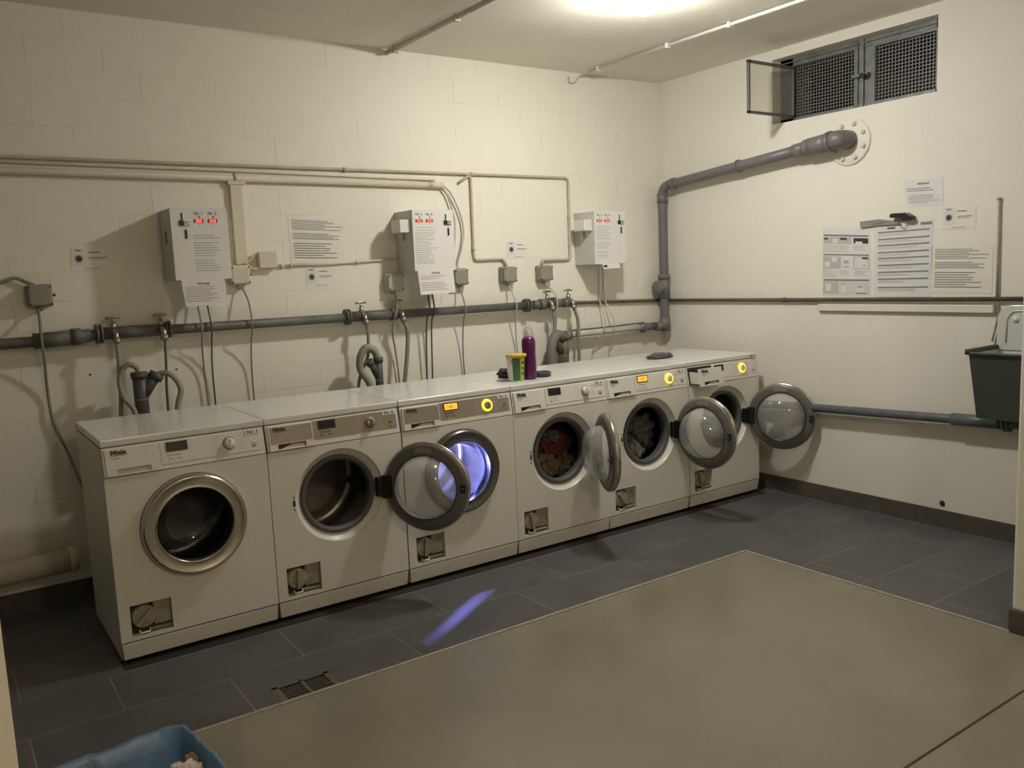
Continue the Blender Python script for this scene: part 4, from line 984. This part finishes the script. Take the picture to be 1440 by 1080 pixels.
def jbox(x, z, m_, label, w_=.100):
    t = thing('junction_box', label, 'junction box', (x, WY, z), 0, 'junction boxes on the back wall')
    MB().box((-w_/2, -.042, -.048), (w_/2, 0, .048), m_).build('housing', t, bevel=.010, segs=3)
    MB().box((-w_/2+.003, -.062, -.045), (w_/2-.003, -.040, .045), m_).build('cover', t, bevel=.010, segs=3)
    for sx, sz in ((-1, 1), (1, 1), (-1, -1), (1, -1)):
        MB().tube([(sx*(w_/2-.010), -.064, sz*.036), (sx*(w_/2-.010), -.060, sz*.036)], .004, M_black, n=8).build('screw', t)
    MB().tube([(0, -.025, -.062), (0, -.025, -.046)], .012, m_, n=12).build('gland', t)
    MB().tube([(w_/2-.004, -.02, 0), (w_/2+.012, -.02, 0)], .006, M_black, n=8).build('plug', t)
jbox(-.045, 1.374, M_jbox, 'grey junction box at the far left above the water main')
jbox(.816, 1.430, M_jbox_cream, 'cream junction box at the foot of the vertical duct')
jbox(1.648, 1.360, M_jbox_light, 'light grey junction box below the middle coin box')
jbox(2.062, 1.374, M_jbox, 'grey junction box right of the middle coin box note', .098)
jbox(2.400, 1.374, M_jbox, 'grey junction box at the left foot of the conduit rectangle')
jbox(2.668, 1.374, M_jbox, 'rightmost grey junction box, at the right foot of the conduit rectangle')
CY = WY-.022
def cable(label, pts, mt=M_cable, r=.0042):
    return tag(MB().tube(smooth_path([(p[0], p[2] if len(p) > 2 else CY, p[1]) for p in pts]), r, mt, n=8).build('cable', center=True), label, 'cable')
cable('thick grey cable arching into the far left junction box', [(-.60, 1.395), (-.35, 1.400), (-.19, 1.435), (-.13, 1.452), (-.09, 1.435), (-.06, 1.420)], M_cable, .0075)
cable('grey cable falling from the far left junction box behind the first machine', [(-.055, 1.325), (-.062, 1.25, .80), (-.064, 1.18, .795), (-.058, 1.10, .83), (-.055, .95), (-.045, .82), (.0, .67), (.045, .50), (.10, .38)], M_cable, .0062)
cable('thin grey cable hanging left below the first coin box', [(.585, 1.41, .85), (.598, 1.294, .83), (.600, 1.190, .80), (.604, 1.1, .84), (.615, .95), (.628, .60)], M_cable)
cable('thin black cable hanging right below the first coin box', [(.640, 1.41, .85), (.643, 1.291, .83), (.645, 1.190, .80), (.648, 1.1, .84), (.652, .95), (.656, .60)], M_cable_dark)
cable('grey cable hanging from the cream junction box', [(.822, 1.38, .875), (.838, 1.30, .83), (.838, 1.190, .80), (.838, 1.1, .84), (.842, .95), (.842, .60)], M_cable)
cable('grey cable hanging from the light grey junction box', [(1.648, 1.311, .875), (1.640, 1.25, .83), (1.610, 1.19, .80), (1.605, 1.1, .84), (1.64, .95), (1.665, .60)], M_cable)
cable('left of two dark cables below the middle coin box', [(1.812, 1.41, .85), (1.822, 1.30, .82), (1.820, 1.190, .80), (1.815, 1.1, .84), (1.815, .60)], M_cable_dark, .005)
cable('right of two dark cables below the middle coin box', [(1.845, 1.41, .85), (1.850, 1.30, .82), (1.850, 1.190, .80), (1.848, 1.1, .84), (1.852, .60)], M_cable_dark, .005)
cable('grey cable hanging from the junction box right of the middle coin box', [(2.058, 1.325, .875), (2.052, 1.25, .82), (2.050, 1.19, .80), (2.055, 1.1, .84), (2.068, .90), (2.085, .60)], M_cable)
cable('left of two pale cables looping down to the grey junction box', [(1.975, 1.885), (2.02, 1.82), (2.055, 1.70), (2.05, 1.58), (2.03, 1.46), (2.03, 1.415, .86)], M_cable_light, .0055)
cable('right of two pale cables looping down to the grey junction box', [(1.985, 1.888), (2.04, 1.84), (2.09, 1.74), (2.112, 1.64), (2.095, 1.54), (2.062, 1.45), (2.058, 1.415, .86)], M_cable_light, .0055)
cable('pale cable hanging from the junction box at the left foot of the rectangle', [(2.400, 1.325, .875), (2.400, 1.25, .82), (2.405, 1.19, .80), (2.42, 1.1, .84), (2.45, .93), (2.49, .60)], M_cable_light)
cable('pale cable slanting from the rightmost junction box behind the fourth machine', [(2.668, 1.325, .875), (2.69, 1.25, .80), (2.695, 1.19, .785), (2.705, 1.10, .81), (2.75, .97), (2.81, .84), (2.86, .70)], M_cable_light)
cable('left pale cable hanging under the corner coin box', [(3.09, 1.41, .85), (3.110, 1.36), (3.110, 1.19), (3.085, 1.03, .80), (3.04, .86), (3.02, .60)], M_cable_light)
cable('right pale cable hanging under the corner coin box', [(3.12, 1.41, .85), (3.145, 1.36), (3.155, 1.19), (3.165, 1.03, .80), (3.180, .85), (3.19, .60)], M_cable_light)
for x_, z_, lb_ in ((.122, 1.012, 'small dark drill hole in the back wall left of the first drain tee'), (.492, .999, 'small dark drill hole in the back wall right of the first drain tee')):
    tag(MB().lathe([(.0005, -.001), (.0045, -.001), (.005, 0)], (x_, WY-.0005, z_), M_black, axis=1, n=14).build('drill_hole', center=True), lb_, 'hole')
# right wall: batten and vertical conduit beside the sink
tag(MB().box((WX-.022, -1.292, 1.098), (WX, -.335, 1.136), mat('batten_paint', (.72, .69, .60), .5)).build('wall_batten', bevel=.003, center=True), 'white painted batten on the right wall just below the brown pipe', 'batten')
pipe('conduit', 'upright grey conduit on the right wall beside the cream sheet', [(WX-.010, -1.298, 1.625), (WX-.010, -1.302, 1.170)], .006, M_cream_dark, n=8, collars=[((WX-.01, -1.297, 1.622), (WX-.01, -1.297, 1.634), .009)])
tag(MB().tube(smooth_path([(WX-.008, -1.303, 1.142), (WX-.012, -1.312, 1.10), (WX-.014, -1.300, 1.02), (WX-.012, -1.287, .965)]), .005, M_cable, n=8).build('cable', center=True), 'short grey cable curving down between the brown pipe and the sink', 'cable')
tag(MB().lathe([(.0005, -.006), (.012, -.006), (.014, -.003), (.014, 0)], (WX, -1.060, .124), M_groove, axis=0, n=12).warp(lambda v: (v.x, v.y*1.0, v.z)).build('wall_plug', center=True), 'small dark chipped spot low on the right wall', 'wall plug')

# ================================================================== SINK
sk = thing('utility_sink', 'dark grey utility sink with white splashback on the right wall', 'sink', (WX, -1.50, .635))
# tub: tapered outer shell with an open white bowl
def frustum_tub(mb, top, bottom, t_, m_out, m_in):
    (x0, x1, y0, y1, zt), (a0, a1, b0, b1, zb) = top, bottom
    O = [(x0, y0, zt), (x1, y0, zt), (x1, y1, zt), (x0, y1, zt), (a0, b0, zb), (a1, b0, zb), (a1, b1, zb), (a0, b1, zb)]
    mb.add(O, [(0, 1, 5, 4)[::-1], (1, 2, 6, 5)[::-1], (2, 3, 7, 6)[::-1], (3, 0, 4, 7)[::-1], (4, 5, 6, 7)], m_out)
    I = [(x0+t_, y0+t_, zt), (x1-t_, y0+t_, zt), (x1-t_, y1-t_, zt), (x0+t_, y1-t_, zt), (a0+t_, b0+t_, zb+t_), (a1-t_, b0+t_, zb+t_), (a1-t_, b1-t_, zb+t_), (a0+t_, b1-t_, zb+t_)]
    mb.add(I, [(0, 1, 5, 4), (1, 2, 6, 5), (2, 3, 7, 6), (3, 0, 4, 7), (4, 5, 6, 7)[::-1]], m_in)
    mb.add([O[0], O[1], O[2], O[3], I[0], I[1], I[2], I[3]], [(0, 1, 5, 4), (1, 2, 6, 5), (2, 3, 7, 6), (3, 0, 4, 7)], m_in)
mb = MB(); frustum_tub(mb, (-.270, -.004, -.255, .190, .295), (-.235, -.03, -.215, .165, -.005), .012, M_sink, M_sink_white); mb.build('basin', sk)
rm = MB(); rm.box((-.282, .178, .290), (-.004, .204, .315), M_sink); rm.box((-.282, -.268, .290), (-.004, -.243, .315), M_sink); rm.box((-.282, -.268, .290), (-.268, .204, .303), M_sink); rm.build('rim', sk, bevel=.004)
sp = MB(); pts = [(-.255, .29), (.188, .29), (.186, .44)]
for i in range(9):
    a = PI/2*i/8; pts.append((.186-.075*(1-math.cos(a))-.0, .44+.062*math.sin(a)))
for i in range(9):
    a = PI/2*(1-i/8); pts.append((-.253+.075*(1-math.cos(a)), .44+.062*math.sin(a)))
sp.prism(pts, 0, -.022, -.002, M_sink_white); sp.build('splashback', sk, bevel=.004)
pts2 = [(.10, .33), (.145, .33), (.145, .44), (.12, .475), (-.19, .475), (-.215, .44), (-.215, .33)]
MB().tube(fillet([(-.024, a, b) for a, b in pts2[1:]], .03), .004, M_sink_white, n=8).build('embossed_line', sk)
MB().lathe([(.0005, -.030), (.012, -.029), (.018, -.022)], (0, .105, .435), M_sink_white, axis=0, n=20).build('boss', sk)
MB().tube([(-.13, -.02, -.005), (-.13, -.02, -.08), (-.02, -.02, -.10), (0, -.02, -.10)], .022, M_jbox_light, n=14).build('drain_outlet', sk)

# ================================================================== FLOOR DRAIN
fd = thing('floor_drain', 'square metal floor drain grate set in the tile edge', 'floor drain', ((DX0+DX1)/2, (DY0+DY1)/2, 0))
hw, hd_ = (DX1-DX0)/2, (DY1-DY0)/2
mb = MB(); mb.box((-hw, -hd_, -.05), (hw, hd_, -.045), M_groove); mb.box((-hw, -hd_, -.05), (-hw+.004, hd_, -.001), M_groove); mb.box((hw-.004, -hd_, -.05), (hw, hd_, -.001), M_groove); mb.box((-hw, hd_-.004, -.05), (hw, hd_, -.001), M_groove); mb.build('pit', fd)
M_grate = mat('grate_metal', (.17, .165, .14), .4, .6, var=.3, vscale=40)
mb = MB(); fr_ = .012
for a in ((-hw, -hd_, hw, -hd_+fr_), (-hw, hd_-fr_, hw, hd_), (-hw, -hd_, -hw+fr_*1.8, hd_), (hw-fr_*1.8, -hd_, hw, hd_), (-.006, -hd_, .006, hd_)): mb.box((a[0], a[1], -.010), (a[2], a[3], .0005), M_grate)
for i in range(6):
    y = -hd_+.020+i*(2*hd_-.034)/6.3; mb.box((-hw, y, -.012), (hw, y+.005, -.001), M_grate)
mb.build('grate', fd)

# ================================================================== WASTE BIN WITH BLUE BAG
bn = thing('waste_bin', 'bin lined with a blue plastic bag in the near left corner', 'bin', (-.320, -1.736, 0), math.radians(6))
BW, BD, BH = .24, .235, .466
def loop(r_scale, z, wob, seed, n=160, cx=0, cy=0):
    P = []
    for i in range(n):
        a = 2*PI*i/n; c, s_ = math.cos(a), math.sin(a); e = 13.0
        k = (abs(c)**e + abs(s_)**e)**(-1/e); x, y = c*k*BW*r_scale, s_*k*BD*r_scale
        nn = noise.noise(Vector((c*3.2+3, s_*3.2, z*5)))*wob*.6 + noise.noise(Vector((c*17+7, s_*17, z*2.5)))*wob*.9
        P.append((x*(1+nn*4), y*(1+nn*4), z+nn*1.2))
    return P
def skin(loops, mt):
    mb = MB(); n = len(loops[0]); V = [p for l in loops for p in l]; F = []
    for i in range(len(loops)-1):
        for j in range(n): F.append((i*n+j, i*n+(j+1) % n, (i+1)*n+(j+1) % n, (i+1)*n+j))
    return mb.add(V, F, mt, True)
shell = MB(); O = []
lp = [loop(.80, 0, 0, 1), loop(.84, .12, 0, 1), loop(.945, BH-.03, 0, 1), loop(.965, BH-.006, 0, 1), loop(.945, BH-.006, 0, 1), loop(.82, .12, 0, 1), loop(.78, .01, 0, 1)]
b = skin(lp, M_bin); b.add([(p[0], p[1], .008) for p in loop(.79, .008, 0, 1)], [tuple(range(160))], M_bin); b.build('bin_body', bn)
bag = skin([loop(1.035, BH-.16, .014, 4), loop(1.02, BH-.12, .010, 4), loop(1.015, BH-.07, .006, 4), loop(1.005, BH-.02, .003, 4), loop(.992, BH+.002, .004, 5), loop(.975, BH+.007, .004, 5), loop(.950, BH+.003, .005, 6), loop(.905, BH-.03, .007, 6), loop(.85, BH-.08, .016, 7), loop(.76, BH-.15, .026, 7.2), loop(.72, BH-.25, .02, 7.4), loop(.5, BH-.30, .02, 9), loop(.2, BH-.31, .02, 9), loop(.01, BH-.31, 0, 9)], M_bag)
bo = bag.build('bin_bag', bn); bo['label'] = 'blue plastic bag folded over the rim'
crumple('crumpled_tissue', (-.150, -1.630, .385), (.034, .030, .034), mat('tissue', (.62, .58, .56), .8, bump=.3, bscale=30), 'white crumpled tissue lying in the blue bag', 'tissue', 33, fold=.35)
crumple('food_wrapper', (-.128, -1.600, .395), (.020, .022, .026), mat('wrapper', (.30, .17, .10), .6, var=.4, vscale=25), 'brown scrap beside the tissue in the blue bag', 'waste', 35, fold=.35)
